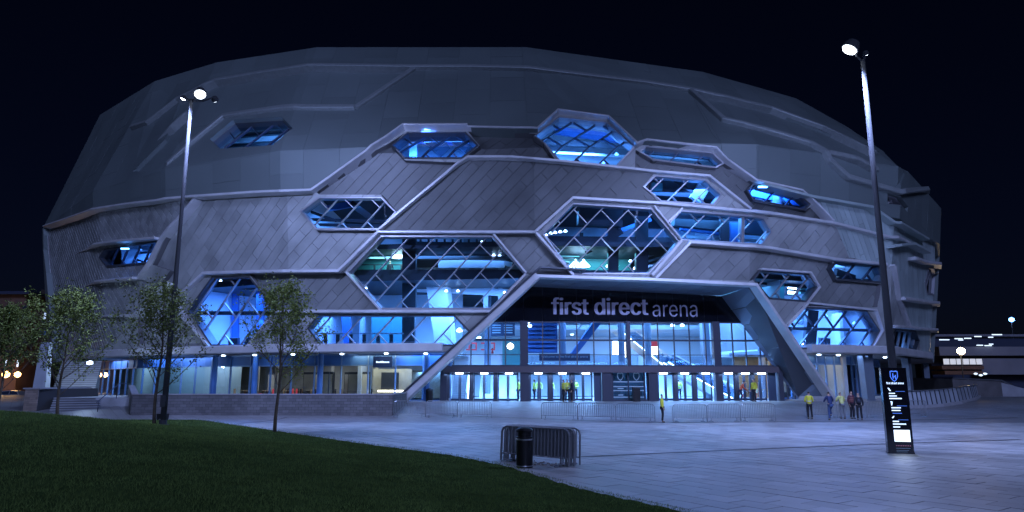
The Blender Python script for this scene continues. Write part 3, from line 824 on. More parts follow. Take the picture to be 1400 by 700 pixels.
# ------------------------------------------------------------------ the foyer behind the glass
def box_part(name, m, x0, y0, z0, x1, y1, z1, parent=None):
    mb = MB(); mb.box(x0, y0, z0, x1, y1, z1); return mb.build(name, m, parent or arena)
M_COLN = mat('column_grey', (.16, .20, .27), .5)
box_part('foyer_floor', M_GREYP, -20, 56.4, .2, 34, 76, GF-.01)
box_part('foyer_rear_wall', M_WHITE, -20, 76, .2, 34, 76.4, 20)
box_part('foyer_side_wall', M_GREYP, 28.6, 60, .2, 28.9, 76, 16)
box_part('foyer_side_wall', M_GREYP, -13.3, 60, .2, -13.0, 76, 9)
box_part('gallery_slab', M_GREYP, -12.9, 66, 3.45, 12.2, 75.9, 3.85)
box_part('gallery_slab', M_GREYP, 15.5, 68, 3.45, 28.5, 75.9, 3.85)
box_part('gallery_slab', M_GREYP, -12.9, 64, 7.2, 28.5, 75.9, 7.6)
box_part('foyer_ceiling', M_GREYP, -12.9, 58.5, 10.6, 28.5, 75.9, 10.8)
for x in (-2.2, 4.6, 9.9, 12.3, 17.6, 22.5):
    mb = MB(); mb.tube([(x, 62.5, GF), (x, 62.5, 10.6)], .30, 14); mb.build('foyer_column', M_COLN, arena, smooth=False)
def balustrade(x0, x1, y, z, m=None):
    o = MB(); o.tube([(x0, y, z+1.1), (x1, y, z+1.1)], .035, 6); n = max(2, int((x1-x0)/1.4))
    for k in range(n+1): o.obox((x0+(x1-x0)*k/n, y, z+.55), (1, 0, 0), (0, 1, 0), (0, 0, 1), .025, .03, .55)
    ob = o.build('balustrade', M_STEEL, arena)
    g = MB(); g.poly([(x0, y, z+.1), (x1, y, z+.1), (x1, y, z+1.0), (x0, y, z+1.0)]); g.build('pane', M_GLASSD, ob)
balustrade(-12.5, 12, 66.1, 3.85); balustrade(15.6, 28, 68.1, 3.85); balustrade(-12.5, 28, 64.1, 7.6)
def escalator(p0, p1, w=1.0, steps=16):
    """from foot p0 to head p1"""
    p0, p1 = Vector(p0), Vector(p1); d = p1-p0; h = Vector((d.x, d.y, 0)).normalized(); s = Vector((h.y, -h.x, 0)); n = h*(-d.normalized().z)+uz*math.hypot(d.x, d.y)/d.length
    t = MB(); t.prism([p0-s*w*.6-n*.6, p0+s*w*.6-n*.6, p1+s*w*.6-n*.6, p1-s*w*.6-n*.6], [p0-s*w*.6, p0+s*w*.6, p1+s*w*.6, p1-s*w*.6]); e = t.build('escalator', M_GREYP, arena)
    for k in range(steps):
        c = p0+d*((k+.5)/steps); q = MB(); q.obox(c+uz*.08, s, h, uz, w*.45, d.length/steps*.5, .09); q.build('step', M_STEEL, e)
    for sg in (-1, 1):
        q = MB(); o = s*w*.56*sg; q.poly([p0+o, p1+o, p1+o+n*.85, p0+o+n*.85]); q.build('side_glass', M_GLASSD, e)
        q = MB(); q.tube([p0-h*.4+o+n*.2, p0-h*.5+o+n*.7, p0-h*.2+o+n*.92, p1+o+n*.92, p1+h*.3+o+n*.75], .05, 6); q.build('handrail', M_WHITE, e)
        q = MB(); q.tube([p0+o*1.12+n*.06, p1+o*1.12+n*.06], .035, 6); q.build('light_strip', M_LAMP, e)
escalator((-4.6, 60.2, GF), (-4.9, 67, 3.85), 1.3); escalator((-5.6, 66.5, 3.85), (-6.2, 72, 7.6), 1.2)
escalator((19.6, 62, GF), (14.3, 63.5, 4.1), 1.2, 14); escalator((19.9, 64.5, GF), (14.4, 66, 4.1), 1.2, 14)
escalator((14.6, 66.6, 3.85), (10.4, 68, 7.6), 1.2, 14)
# broad stair climbing away behind the middle doors
for (x0, x1, y0, z0, n, nm) in ((-2.9, .4, 61.5, GF, 16, 'foyer_stair'), (12.0, 14.2, 61.5, GF, 16, 'foyer_stair')):
    mb = MB(); mb.box(x0, y0+n*.3, .3, x1, y0+n*.3+.3, z0+n*.17); st = mb.build(nm, M_GREYP, arena)
    for k in range(n):
        q = MB(); q.box(x0, y0+k*.3, z0-.02+k*.17, x1, y0+k*.3+.31, z0+(k+1)*.17-.02); q.build('step', M_WHITE, st)
mb = MB(); mb.prism([(5.2, 60, 4.2), (5.2, 62, 4.2), (9.2, 62, 9.2), (9.2, 60, 9.2)], [(5.2, 60, 4.9), (5.2, 62, 4.9), (8.6, 62, 9.6), (8.6, 60, 9.6)]); mb.build('stair_flight', M_BLUEP, arena)
mb = MB(); mb.tube([(5.0, 60, 5.9), (8.5, 60, 10.4)], .05, 6); mb.build('handrail', M_STEEL, arena)
mb = MB()
for k in range(14): mb.box(1.4, 60.6, 5.0+k*.38, 3.9, 60.9, 5.2+k*.38)
mb.build('louvre_slats', M_BLUEP, arena, kind='stuff')
box_part('louvre_backing', M_BLUEP, 1.3, 60.95, 4.9, 4.0, 61.05, 10.5)
# signs and bar in the foyer
brd = box_part('menu_board', M_MULLD, -1.9, 61.0, 6.4, .25, 61.1, 7.55)
mb = MB()
for k in range(4):
    for x in (-1.75, -.7): mb.poly([(x, 60.98, 7.3-k*.22), (x+.75, 60.98, 7.3-k*.22), (x+.75, 60.98, 7.38-k*.22), (x, 60.98, 7.38-k*.22)])
mb.build('printed_lines', M_FAINT, brd, kind='stuff')
box_part('bar_light', M_LAMP, -4.9, 64.5, 6.4, -2.9, 64.6, 6.55)
box_part('bar_front', M_WHITE, -5.4, 65.2, 3.9, -.6, 65.5, 5.0)
for k, (x, w) in enumerate(((-5.0, .5), (-4.3, .35), (-3.8, .5), (-2.9, .5), (-2.3, .7))):
    mb = MB(); mb.box(x, 64.8, 5.3, x+w, 64.9, 5.42); mb.box(x, 64.8, 5.9, x+w, 64.9, 6.02); mb.box(x+w-.12, 64.79, 5.42, x+w, 64.91, 5.9); mb.build('wall_graphic', M_RED, arena)
box_part('poster_wall', M_TEAL, -.9, 65.0, 3.9, .9, 65.1, 6.4)
mb = MB(); mb.lathe((-.15, 63.2, 5.3), [(.05, .0), (.25, .12), (.32, .3), (.25, .48), (.06, .6)], 12); mb.build('globe_lamp', M_LAMPW, arena)
wb = box_part('welcome_board', M_MULLD, 2.3, 58.6, 4.15, 6.6, 58.7, 4.75)
place_text('Welcome to the first direct arena', 2.5, 6.4, 4.42, .18, lambda x, z, d: Vector((x, 58.58, z)), M_FAINT, wb, name='lettering', ext=0, split=False)
for (x, z) in ((9.6, 5.6), (10.4, 5.4), (13.2, 5.6)):
    w_ = box_part('lit_poster', M_LAMPW if x != 9.6 else M_LAMP, x, 65.9, z-.7, x+.75, 66.0, z+.7)
box_part('red_poster', M_RED, 13.2, 65.8, 5.7, 13.95, 65.88, 6.2)
for px_, z_ in ((722, 439.5), (724.5, 445), (918, 445), (931, 445)):
    x, z = onG(px_, z_, -.6); mb = MB(); mb.lathe((x, 57.8, z), [(.03, -.12), (.16, -.1), (.16, .05), (.03, .1)], 10); mb.build('downlight', M_LAMP, arena)
random.seed(11)
for k in range(16):
    x = random.uniform(-11, 27); y = random.uniform(66, 74); z = random.choice((3.40, 7.15)); mb = MB(); mb.lathe((x, y, z), [(.22, -.05), (.22, .0)], 10); mb.build('downlight', M_LAMP, arena)
BL = (.16, .42, 1)
for (x, y, z, e, sx, sy) in ((-6, 62, 10.4, 900, 8, 3), (3, 62, 10.4, 900, 8, 3), (12, 62, 10.4, 1000, 8, 3), (21, 62.5, 10.4, 1300, 8, 3),
                            (-3, 68, 3.3, 1300, 12, 4), (9, 68, 3.3, 1100, 10, 4), (20, 70, 3.3, 1300, 10, 4), (8, 60, 4.3, 1500, 26, 1.2), (-3, 70, 7.0, 500, 14, 5), (14, 70, 7.0, 600, 14, 5)):
    lamp('foyer_lamp', 'AREA', (x, y, z), e*3.0, (.20, .48, 1), arena, sx, sy)

# ------------------------------------------------------------------ rooms behind the hexagonal windows
def U(px, py=400): return pix(px, py)[0]
def crossing(u0, u1): return [u0]+[u for u in UV_ if u0 < u < u1]+[u1]
def slab(u0, u1, z, w0, w1, th=.35, m=None, name='floor_slab'):
    mb = MB(); us = crossing(u0, u1)
    for a, b in zip(us, us[1:]):
        q = [S(a, z, w0), S(b, z, w0), S(b, z, w1), S(a, z, w1)]; mb.prism([p-uz*th for p in q], q)
    return mb.build(name, m or M_GREYP, arena)
def iwall(u0, u1, z0, z1, w, m, name='rear_partition', slope=False):
    mb = MB(); us = crossing(u0, u1)
    for a, b in zip(us, us[1:]):
        f = (lambda u, z: S(u, z, w)) if slope else (lambda u, z: Vector((*S(u, 19, w).xy, z)))
        mb.poly([f(a, z0), f(b, z0), f(b, z1), f(a, z1)])
    return mb.build(name, m, arena)
z2 = pix(600, 374, -1)[1]; z3 = pix(830, 329, -1)[1]; z4 = 19.6
UL, UR = UV_[1]+.5, UV_[9]-.3
slab(UL, U(600, 460), ZB+.35, -1.0, -11.5); slab(U(1100, 460), UR, ZB+.35, -1.0, -11.5)
slab(UL, U(735), z2, -1.0, -11.5, .5, M_DARK); slab(U(735), UR, z2+.2, -1.2, -11.5, .5, M_DARK)
slab(UL, UR, z3, -1.3, -11.5, .4, M_DARK); slab(UL, UR, z4, -1.5, -11.5, .4, M_DARK)
iwall(UL, U(600), ZB, z4, -11.5, M_WHITE); iwall(U(600), U(1040), z2-.5, z4, -11.5, M_GREYP); iwall(U(1040), UR, ZB, z4, -11.5, M_WHITE)
iwall(UL, UR, 19.7, 33, -4.4, M_WHITE, slope=True)
# dividing walls
for px_ in (150, 250, 400, 560, 735, 1010, 1080, 1215):
    u = U(px_, 380)
    mb = MB(); mb.poly([S(u, ZB+.4, -1.2), Vector((*S(u, 19, -11.4).xy, ZB+.4)), Vector((*S(u, 19, -11.4).xy, z4)), S(u, z4, -1.2)])
    if px_ not in (735, 560, 1010): mb.build('cross_wall', M_WHITE if px_ in (250, 400) else M_GREYP, arena)
def member(a, b, w, r, m, w2=None, name='truss_member', flat=False):
    P = S(*pix(*a, w), w); Q = S(*pix(*b, w if w2 is None else w2), w if w2 is None else w2)
    mb = MB()
    d = (Q-P); s = d.cross(Vector((0, 1, .05))).normalized()
    mb.obox((P+Q)/2, d, s, d.cross(s), d.length/2, r, r*.7); return mb.build(name, m, arena)
# steel seen through w6
member((560, 320), (560, 425), -3, .55, M_DARK, name='steel_column'); member((480, 352), (716, 352), -4, .12, M_GREYP)
member((470, 373), (722, 373), -1.6, .25, M_DARK, name='floor_beam')
member((583, 376), (607, 476), -5, .0, M_WHITE)
mb = MB(); a, b, c, d = [S(*pix(x, y, -5), -5) for x, y in ((580, 374), (609, 374), (619, 478), (596, 478))]
e = [p+Vector((.3, .8, 0)) for p in (a, b, c, d)]; mb.prism([a, b, c, d], e); mb.build('leaning_pier', M_WHITE, arena)
for a, b, r in (((575, 354), (715, 350), .10), ((600, 361), (690, 361), .35), ((634, 356), (648, 393), .16), ((560, 394), (712, 401), .30), ((684, 340), (684, 420), .18), ((650, 352), (700, 362), .2), ((600, 352), (612, 372), .12), ((664, 373), (664, 422), .2)):
    member(a, b, -6.5, r, M_WHITE if r > .15 else M_STEEL)
for x in range(575, 700, 11): member((x, 322), (x, 337), -5, .09, M_DARK, name='post')
member((560, 342), (720, 345), -5.2, .7, M_DARK, name='parapet')
mb = MB(); q = [S(*pix(x, y, -6), -6) for x, y in ((480, 338), (556, 338), (556, 371), (480, 371))]; mb.poly(q); mb.build('teal_partition', M_TEAL, arena)
member((480, 341), (557, 341), -5.6, .08, M_LAMP, name='strip_light'); 
for x in (488, 512, 531, 549): member((x, 362), (x, 372), -4.8, .08, M_DARK, name='post')
member((480, 362), (557, 362), -4.8, .05, M_DARK, name='handrail')
def dot(px_, py_, w, r=.13, m=None, name='ceiling_lamp'):
    p = S(*pix(px_, py_, w), w); mb = MB(); mb.lathe(p, [(r*.3, r*.8), (r, .0), (r*.9, -r*.35), (r*.2, -r*.5)], 10); return mb.build(name, m or M_LAMP, arena)
def shade(px_, py_, w):
    p = S(*pix(px_, py_, w), w); mb = MB(); mb.lathe(p, [(.06, .6), (.08, .5), (.55, 0), (.5, -.05)], 14); o = mb.build('pendant_shade', M_LAMP, arena)
    lamp('pendant_lamp', 'POINT', tuple(p-uz*.4), 60, (.7, 1, .95), arena, radius=.2)
shade(545, 352, -4); shade(787, 364, -5); shade(798, 364, -5); shade(837, 364, -5)
for x, y in ((610, 398), (626, 398), (645, 385), (660, 386), (674, 383), (690, 400), (659, 331), (506, 390), (500, 394), (552, 408), (565, 394), (675, 349), (683, 350), (497, 394)): dot(x, y, -4.5, .14)
# w10
for a, b, r, m in (((745, 328), (928, 330), .30, M_DARK), ((838, 300), (838, 374), .42, M_DARK), ((877, 296), (877, 374), .50, M_DARK), ((790, 296), (850, 300), .7, M_DARK), ((830, 322), (890, 300), .16, M_BLUEP), ((800, 345), (850, 316), .25, M_DARK),
                ((870, 316), (905, 345), .18, M_DARK), ((742, 348), (792, 350), .08, M_STEEL), ((742, 354), (796, 357), .08, M_STEEL), ((748, 360), (800, 363), .08, M_STEEL), ((752, 366), (800, 370), .08, M_STEEL), ((880, 352), (925, 338), .1, M_STEEL), ((880, 359), (925, 346), .1, M_STEEL), ((880, 366), (915, 356), .1, M_STEEL), ((880, 345), (918, 332), .1, M_STEEL), ((795, 318), (795, 345), .14, M_DARK)):
    member(a, b, -5 if r < .2 else -3.5, r, m)
for k in range(9):
    for side, (x0, y0, dx, dy) in (('l', (748, 372, 5.0, -5.2)), ('r', (880, 374, 5.0, -4.0))):
        member((x0+k*dx, y0+k*dy), (x0+k*dx+16, y0+k*dy+1), -6.5, .10, M_STEEL, name='stair_tread')
mb = MB(); q = [S(*pix(x, y, -7), -7) for x, y in ((778, 351), (862, 353), (862, 380), (778, 380))]; mb.poly(q); mb.build('teal_partition', M_TEAL, arena)
for x, y in ((746, 321), (753, 319), (759, 318), (766, 317), (773, 316), (846, 330), (862, 357), (868, 367), (903, 328)): dot(x, y, -4, .15)
# others
for a, b, w, r, m in (((448, 285), (482, 279), -4, .25, M_BLUEP), ((480, 278), (510, 300), -3, .25, M_DARK), ((415, 300), (540, 303), -3, .12, M_DARK), ((420, 307), (535, 309), -3.5, .12, M_DARK), ((412, 285), (460, 302), -3, .12, M_DARK),
                      ((735, 194), (866, 201), -2.2, .22, M_DARK), ((760, 178), (846, 190), -3, .35, M_BLUEP), ((745, 208), (860, 214), -3, .10, M_STEEL), ((770, 171), (850, 180), -3.5, .2, M_WHITE),
                      ((540, 192), (650, 196), -3, .20, M_BLUEP), ((565, 182), (565, 216), -2.5, .3, M_WHITE), ((588, 190), (606, 205), -2.6, .6, M_DARK), ((625, 190), (645, 205), -2.6, .6, M_DARK),
                      ((295, 186), (400, 178), -2.5, .35, M_DARK), ((300, 200), (390, 196), -2.5, .12, M_DARK), ((320, 176), (400, 190), -3, .12, M_STEEL), ((310, 193), (395, 187), -3, .22, M_WHITE),
                      ((880, 211), (985, 220), -2.3, .2, M_DARK), ((885, 205), (980, 213), -3.2, .25, M_WHITE), ((885, 262), (980, 268), -3.4, .3, M_DARK), ((915, 243), (955, 268), -2.4, .12, M_DARK), ((950, 274), (965, 250), -2.5, .5, M_WHITE), ((890, 255), (905, 256), -3, .3, M_TEAL),
                      ((920, 300), (1050, 314), -3, .55, M_DARK), ((912, 322), (1050, 330), -3, .12, M_STEEL), ((990, 290), (990, 334), -2.6, .35, M_DARK), ((930, 312), (1010, 322), -4, .18, M_BLUEP), ((1005, 305), (1005, 331), -3, .5, M_BLUEP),
                      ((1025, 264), (1100, 280), -2.5, .25, M_BLUEP), ((1060, 262), (1080, 285), -2.2, .1, M_DARK), ((1140, 364), (1205, 372), -3, .14, M_STEEL), ((1145, 377), (1200, 370), -3, .14, M_STEEL), ((1142, 372), (1170, 382), -3, .3, M_DARK), ((1140, 359), (1200, 366), -4, .12, M_WHITE),
                      ((1034, 385), (1115, 392), -3, .22, M_DARK), ((1062, 372), (1062, 410), -3, .5, M_TEAL), ((1083, 378), (1083, 402), -3.4, .30, M_LAMP), ((1098, 390), (1098, 402), -3.2, .3, M_TEAL), ((1075, 396), (1110, 399), -3, .08, M_DARK),
                      ((1110, 424), (1106, 476), -2.2, .45, M_DARK), ((1125, 478), (1140, 424), -6, .6, M_WHITE), ((1160, 425), (1160, 478), -6, .3, M_TEAL), ((1127, 462), (1127, 478), -2.8, .4, M_DARK), ((1170, 468), (1185, 468), -2.6, .5, M_DARK), ((1100, 466), (1112, 472), -2.2, .15, M_STEEL),
                      ((140, 350), (215, 344), -2.5, .10, M_DARK), ((165, 345), (200, 360), -2.5, .08, M_DARK), ((300, 379), (300, 424), -5, .2, M_BLUEP), ((322, 379), (322, 470), -5, .28, M_BLUEP), ((356, 390), (356, 470), -5, .3, M_BLUEP), ((290, 392), (376, 396), -2.6, .12, M_DARK), ((320, 462), (320, 472), -2, .4, M_DARK), ((340, 461), (340, 472), -2, .3, M_DARK)):
    member(a, b, w, r, m, name='interior_member')
for x in (445, 462, 480, 498, 517, 535): member((x, 457), (x, 472), -1.8, .14, M_DARK, name='baluster')
for a, b in ((430, 552), ): member((a, 456), (b, 456), -1.8, .05, M_STEEL, name='handrail')
for x in (436, 441, 473): member((x, 432), (x+3, 471), -6, .35, M_BLUEP, name='interior_member')
mb = MB(); q = [S(*pix(x, y, -6.5), -6.5) for x, y in ((508, 430), (556, 430), (556, 474), (508, 474))]; mb.poly(q); mb.build('teal_partition', M_TEAL, arena)
member((559, 428), (559, 474), -2.5, .5, M_DARK, name='steel_column')
for x, y, m in ((310, 391, M_LAMP), (301, 384, M_LAMP), (587, 185, M_LAMPB), (1129, 432, M_LAMPB), (1168, 442, M_LAMPB), (1089, 427, M_LAMP), (1096, 470, M_LAMP), (843, 211, M_LAMPB), (825, 222, M_LAMPB), (1008, 200, M_LAMPB)): dot(x, y, -1.6, .16, m)
dot(628, 452, -2.5, .25)
def room(px_, py_, e, col=BL, w=-4.5, sx=5, dz=2.0):
    e *= 4.0 if 440 < px_ < 1000 and py_ > 280 and e < 500 else 1.6
    u, v = pix(px_, py_); p = S(u, v, w)
    tops = sorted(t for t in (ZB-.1, z2-.62, z3-.52, z4-.5, 30) if t > p.z+.25); dz = min(dz, tops[0]-p.z)
    lamp('room_lamp', 'AREA', (p.x, p.y, p.z+dz), e, col, arena, sx, 3)
room(600, 345, 160, BL, -5, 9, 1.2); room(640, 400, 450, BL, -3, 8, 1.5); room(650, 335, 420, BL, -3.5, 8, .8); room(505, 350, 90, (.4, .95, .95), -4, 3, 1.4); room(500, 400, 60, BL, -4, 5)
room(830, 300, 260, (.10, .40, .9), -5, 8, 1.5); room(830, 350, 120, (.2, .8, .9), -5, 7, 1.4)
room(316, 400, 800, (.10, .30, 1), -3.5, 6, 1.6); room(316, 450, 650, (.10, .30, 1), -3.5, 6, 1.2); room(475, 450, 650, (.10, .32, 1), -5, 8, 1.5); room(600, 450, 190, BL, -5, 6, 1.5)
room(980, 310, 400, (.10, .38, .9), -3, 8, 1.2); room(1075, 390, 200, (.12, .50, 1), -4, 6, 1.2); room(1140, 445, 1900, (.12, .32, 1), -4, 9, 1.4); room(1235, 460, 300, BL, -4, 5, 1)
room(1175, 370, 260, BL, -4, 6, 1); room(180, 345, 1500, (.08, .3, 1), -5, 6, 1.2); room(480, 290, 700, (.10, .36, 1), -4, 7, 1.2)
room(930, 262, 1500, (.10, .34, 1), -3, 6, .8)
for x, y, e, c in ((345, 186, 200, (.12, .4, 1)), (595, 195, 420, (.05, .25, 1)), (800, 190, 420, (.12, .38, 1)), (935, 212, 300, (.14, .42, 1)), (1065, 268, 360, (.06, .28, 1))):
    u, v = pix(x, y); p = S(u, v, -1.6); q = S(u, v, -3.5); lamp('room_lamp', 'AREA', tuple(p+uz*1.0), e*4, c, arena, 5, 1.0, rot=aim(q-p-uz*.4))
for x, y in ((587, 176.5), (175, 337), (1040, 252.5)):
    u, v = pix(x, y); p = S(u, v, .25)-uz*.25; mb = MB(); mb.obox(p, (1, 0, 0), (0, 1, 0), uz, .35, .08, .06); mb.build('ledge_light', M_LAMPB, arena)
    lamp('ledge_lamp', 'AREA', tuple(p-uz*.1), 25, (.05, .2, 1), arena, 1.2, .3)

# ------------------------------------------------------------------ ground floor shopfronts under the ring
def shopfront(pa, pb, zb, m_fr, n, wd=-3.0, zt=ZB-.03, ztr=3.75, doorpx=None):
    ua, ub = U(pa, 478), U(pb, 478); fr = MB(); us = crossing(ua, ub)
    for a, b in zip(us, us[1:]):
        P, Q = S(a, ZB, wd), S(b, ZB, wd)
        for z, h in ((zb+.06, .06), (ztr, .05), (zt-.06, .06)):
            P.z = Q.z = z; fr.obox((P+Q)/2, Q-P, (Q-P).cross(uz), uz, (Q-P).length/2, .06, h)
    f = fr.build('shopfront', m_fr, arena)
    vs = [ua+(ub-ua)*k/n for k in range(n+1)]
    allu = sorted(set(vs+us))
    for a, b in zip(allu, allu[1:]):
        P, Q = S(a, ZB, wd).xy, S(b, ZB, wd).xy
        mb = MB(); mb.poly([(*P, zb+.1), (*Q, zb+.1), (*Q, ztr), (*P, ztr)]); mb.build('pane', M_GLASSD, f)
        mb = MB(); mb.poly([(*P, ztr), (*Q, ztr), (*Q, zt), (*P, zt)]); mb.build('header_panel', M_BLUEP, f)
    for a in vs:
        P = S(a, ZB, wd); e = (S(a+.1, ZB, wd)-P); mb = MB(); mb.obox((P.x, P.y, (zb+zt)/2), e, e.cross(uz), uz, .045, .08, (zt-zb)/2); mb.build('mullion', M_SHOP, f)
    return f
M_SHOP = mat('shopfront_metal', (.16, .28, .50), .4, .4)
shopfront(92, 606, GF, M_SHOP, 22); shopfront(1103, 1225, 1.0, M_SHOP, 11, ztr=3.9)
shopfront(1228, 1262, 1.0, M_SHOP, 4, wd=-4, ztr=3.9)
# rooms behind them
slab(U(110, 478), U(606, 478), GF, -.2, -13, .5, M_CONC, 'terrace_floor'); slab(U(1103, 478), UR, 1.0, -.2, -13, .5, M_CONC, 'terrace_floor')
def gwall(pa, pb, w, z0, z1, m, name):
    mb = MB(); us = crossing(U(pa, 478), U(pb, 478))
    for a, b in zip(us, us[1:]):
        P, Q = S(a, ZB, w).xy, S(b, ZB, w).xy; mb.poly([(*P, z0), (*Q, z0), (*Q, z1), (*P, z1)])
    return mb.build(name, m, arena)
gwall(110, 606, -12.5, GF, ZB, M_TAN, 'shop_rear_wall'); gwall(1103, 1200, -9, 1, ZB, M_WOOD, 'shop_rear_wall'); gwall(1200, 1275, -12, 1, ZB, M_WHITE, 'shop_rear_wall')
gwall(470, 532, -6, GF, 3.5, M_TAN, 'counter_wall'); gwall(487, 515, -5.4, GF+.9, 3.2, M_DARK, 'dark_screen')
gwall(485, 530, -5.0, GF+.7, GF+.85, M_LAMPW, 'counter_top')
mb = MB(); P_ = [S(UV_[1]-.4, ZB, -.6), S(UV_[1]-.4, ZB, -13)]; mb.poly([(*P_[0].xy, GF), (*P_[1].xy, GF), (*P_[1].xy, ZB), (*P_[0].xy, ZB)]); mb.build('end_wall', M_WHITE, arena)
gwall(50, 262, -5.5, GF, ZB, mat('pale_green_wall', (.42, .47, .36), .6), 'pale_wall')
random.seed(5)
for px_ in list(range(262, 470, 7))+list(range(1108, 1190, 9)):
    u = U(px_+random.uniform(-3, 3), 478); w = random.uniform(-9, -5); p = S(u, ZB, w); z0 = GF if px_ < 700 else 1.0
    t = random.choice((0, 0, 1, 2)); mb = MB()
    if t == 0:      # cafe table
        mb.lathe((p.x, p.y, z0), [(.28, 0), (.26, .03), (.04, .05), (.04, .70), (.42, .71), (.42, .75)], 12); mb.build('cafe_table', M_WOOD, arena)
        for dx in (-.7, .7):
            c = MB(); q = p+Vector((dx, 0, 0)); q.z = z0
            for ax in (-.18, .18):
                for ay in (-.18, .18): c.box(q.x+ax-.015, q.y+ay-.015, z0, q.x+ax+.015, q.y+ay+.015, z0+.44)
            c.box(q.x-.21, q.y-.21, z0+.44, q.x+.21, q.y+.21, z0+.48); c.box(q.x+.19*(1 if dx > 0 else -1)-.02, q.y-.2, z0+.48, q.x+.19*(1 if dx > 0 else -1)+.02, q.y+.2, z0+.92); c.build('cafe_chair', random.choice((M_DARK, M_WOOD, M_RED)), arena)
    elif t == 1: mb.box(p.x-.5, p.y-.1, z0, p.x+.5, p.y+.2, z0+2.4); mb.box(p.x-.45, p.y-.14, z0+.5, p.x+.45, p.y-.1, z0+2.2, 1); mb.build('display_case', [M_DARK, M_TAN], arena)
    else: mb.box(p.x-.12, p.y-.12, z0, p.x+.12, p.y+.12, ZB-.4); mb.build('room_column', M_TAN, arena)
for px_ in (275, 300, 340, 375, 405, 430, 455, 480, 540): dot(px_, 499, -4.5, .12, M_LAMPW if px_ % 2 else M_LAMP, 'downlight')
def groom(px_, e, c, w=-6): p = S(U(px_, 478), ZB, w); lamp('shop_lamp', 'AREA', (p.x, p.y, ZB-.15), e*1.7, c, arena, 5, 4)
groom(180, 250, (.25, .48, 1), -3.5); groom(120, 320, (.40, .6, 1), -2.8); groom(225, 250, (.45, .6, 1), -3.5); groom(270, 120, (.8, .85, 1)); groom(340, 110, (.75, .78, .9), -8); groom(420, 110, (.75, .78, .9), -8); groom(500, 240, (1, .95, .7), -4.5); groom(575, 500, (.2, .45, 1), -4)
groom(1130, 120, (1, .75, .5), -5); groom(1170, 110, (1, .75, .5), -5); groom(1240, 120, (.5, .65, 1), -5)
# lights in the ring soffit
for px_ in (285, 330, 385, 455, 522, 575, 1118, 1142, 1170, 1212, 1236, 1262):
    p = S(U(px_, 480), ZB, -1.6 if px_ != 522 else -1.0); mb = MB(); mb.lathe((p.x, p.y, ZB-.12), [(.14, 0), (.16, .08)], 10); mb.build('soffit_light', M_LAMP, arena)
for px_ in (330, 522, 1180, 1240):
    p = S(U(px_, 480), ZB, -1.2); lamp('soffit_lamp', 'AREA', (p.x, p.y, ZB-.16), 45, (.3, .5, 1), arena, 3, .4)
# small dark box sign hung over the glazed bay on the left
bs = S(U(509, 490), ZB, -2.4); sg = empty('hanging_sign', 'small dark box sign with a glowing white word over the left glazed shopfront', 'sign', (bs.x, bs.y, 3.6))
mb = MB(); mb.box(bs.x-.78, bs.y-.15, 3.55, bs.x+.78, bs.y+.02, 4.45); mb.build('sign_box', M_MULLD, sg)
mb = MB(); 
for k in range(9): mb.box(bs.x-.52+k*.12, bs.y-.17, 3.93, bs.x-.52+k*.12+.10, bs.y-.151, 4.03+(.04 if k in (0, 3, 4) else 0))
mb.build('glowing_word', M_WHITEM, sg, kind='stuff')
# columns outside the right shopfront
for px_, w, hw in ((1197, -.9, .55), (1253, -.9, .75), (1273, -.6, .9)):
    u = U(px_, 480); p = S(u, ZB, w); e = (S(u+.1, ZB, w)-p).normalized(); n = e.cross(uz)
    mb = MB(); c0 = Vector((p.x, p.y, .7)); c1 = Vector((p.x, p.y, ZB-.03))
    mb.prism([c0-e*hw*.75-n*.3, c0+e*hw*.75-n*.3, c0+e*hw*.75+n*.3, c0-e*hw*.75+n*.3], [c1-e*hw-n*.3, c1+e*hw-n*.3, c1+e*hw+n*.3, c1-e*hw+n*.3]); mb.build('ring_column', M_SOFF, arena)
for px_ in (266, 325, 420, 574):
    p = S(U(px_, 480), ZB, -2.2); mb = MB(); mb.tube([(p.x, p.y, GF), (p.x, p.y, ZB)], .24, 12); mb.build('ring_column', M_BLUEP, arena)
# ------------------------------------------------------------------ ground
M_PAVE = mat('paving_stone', (.31, .31, .31), .50, noise=.26, nscale=.22, bump=.15, bscale=30, rnd=.20)
M_BED = mat('paving_joint', (.04, .04, .04), .9)
M_ASPH = mat('asphalt', (.05, .05, .052), .85, noise=.15, nscale=.5)
M_DRAIN = mat('drain_slot', (.03, .03, .035), .6)
M_BRICK = mat('wall_block', (.15, .145, .15), .75, noise=.12, nscale=2, bump=.3, bscale=25, rnd=.18)
M_COPE = mat('coping_stone', (.30, .29, .30), .7, noise=.1, nscale=2, rnd=.08)
def brick_mat():
    m = mat('far_paving', (.25, .25, .26), .50, noise=.22, nscale=.25)
    n = m.node_tree; b = n.nodes['Principled BSDF']; tc = n.nodes.new('ShaderNodeTexCoord'); mp = n.nodes.new('ShaderNodeMapping'); mp.inputs['Rotation'].default_value = (0, 0, R(55))
    br = n.nodes.new('ShaderNodeTexBrick'); br.inputs['Scale'].default_value = 1; br.inputs['Brick Width'].default_value = .9; br.inputs['Row Height'].default_value = .6
    br.inputs['Mortar Size'].default_value = .012; br.inputs['Color1'].default_value = (1, 1, 1, 1); br.inputs['Color2'].default_value = (.8, .8, .8, 1); br.inputs['Mortar'].default_value = (.4, .4, .4, 1)
    mx = n.nodes.new('ShaderNodeMixRGB'); mx.blend_type = 'MULTIPLY'; mx.inputs[0].default_value = 1
    src = b.inputs['Base Color'].links[0].from_socket
    n.links.new(tc.outputs['Object'], mp.inputs[0]); n.links.new(mp.outputs[0], br.inputs['Vector']); n.links.new(src, mx.inputs[1]); n.links.new(br.outputs[0], mx.inputs[2]); n.links.new(mx.outputs[0], b.inputs['Base Color'])
    return m
M_FARP = brick_mat()
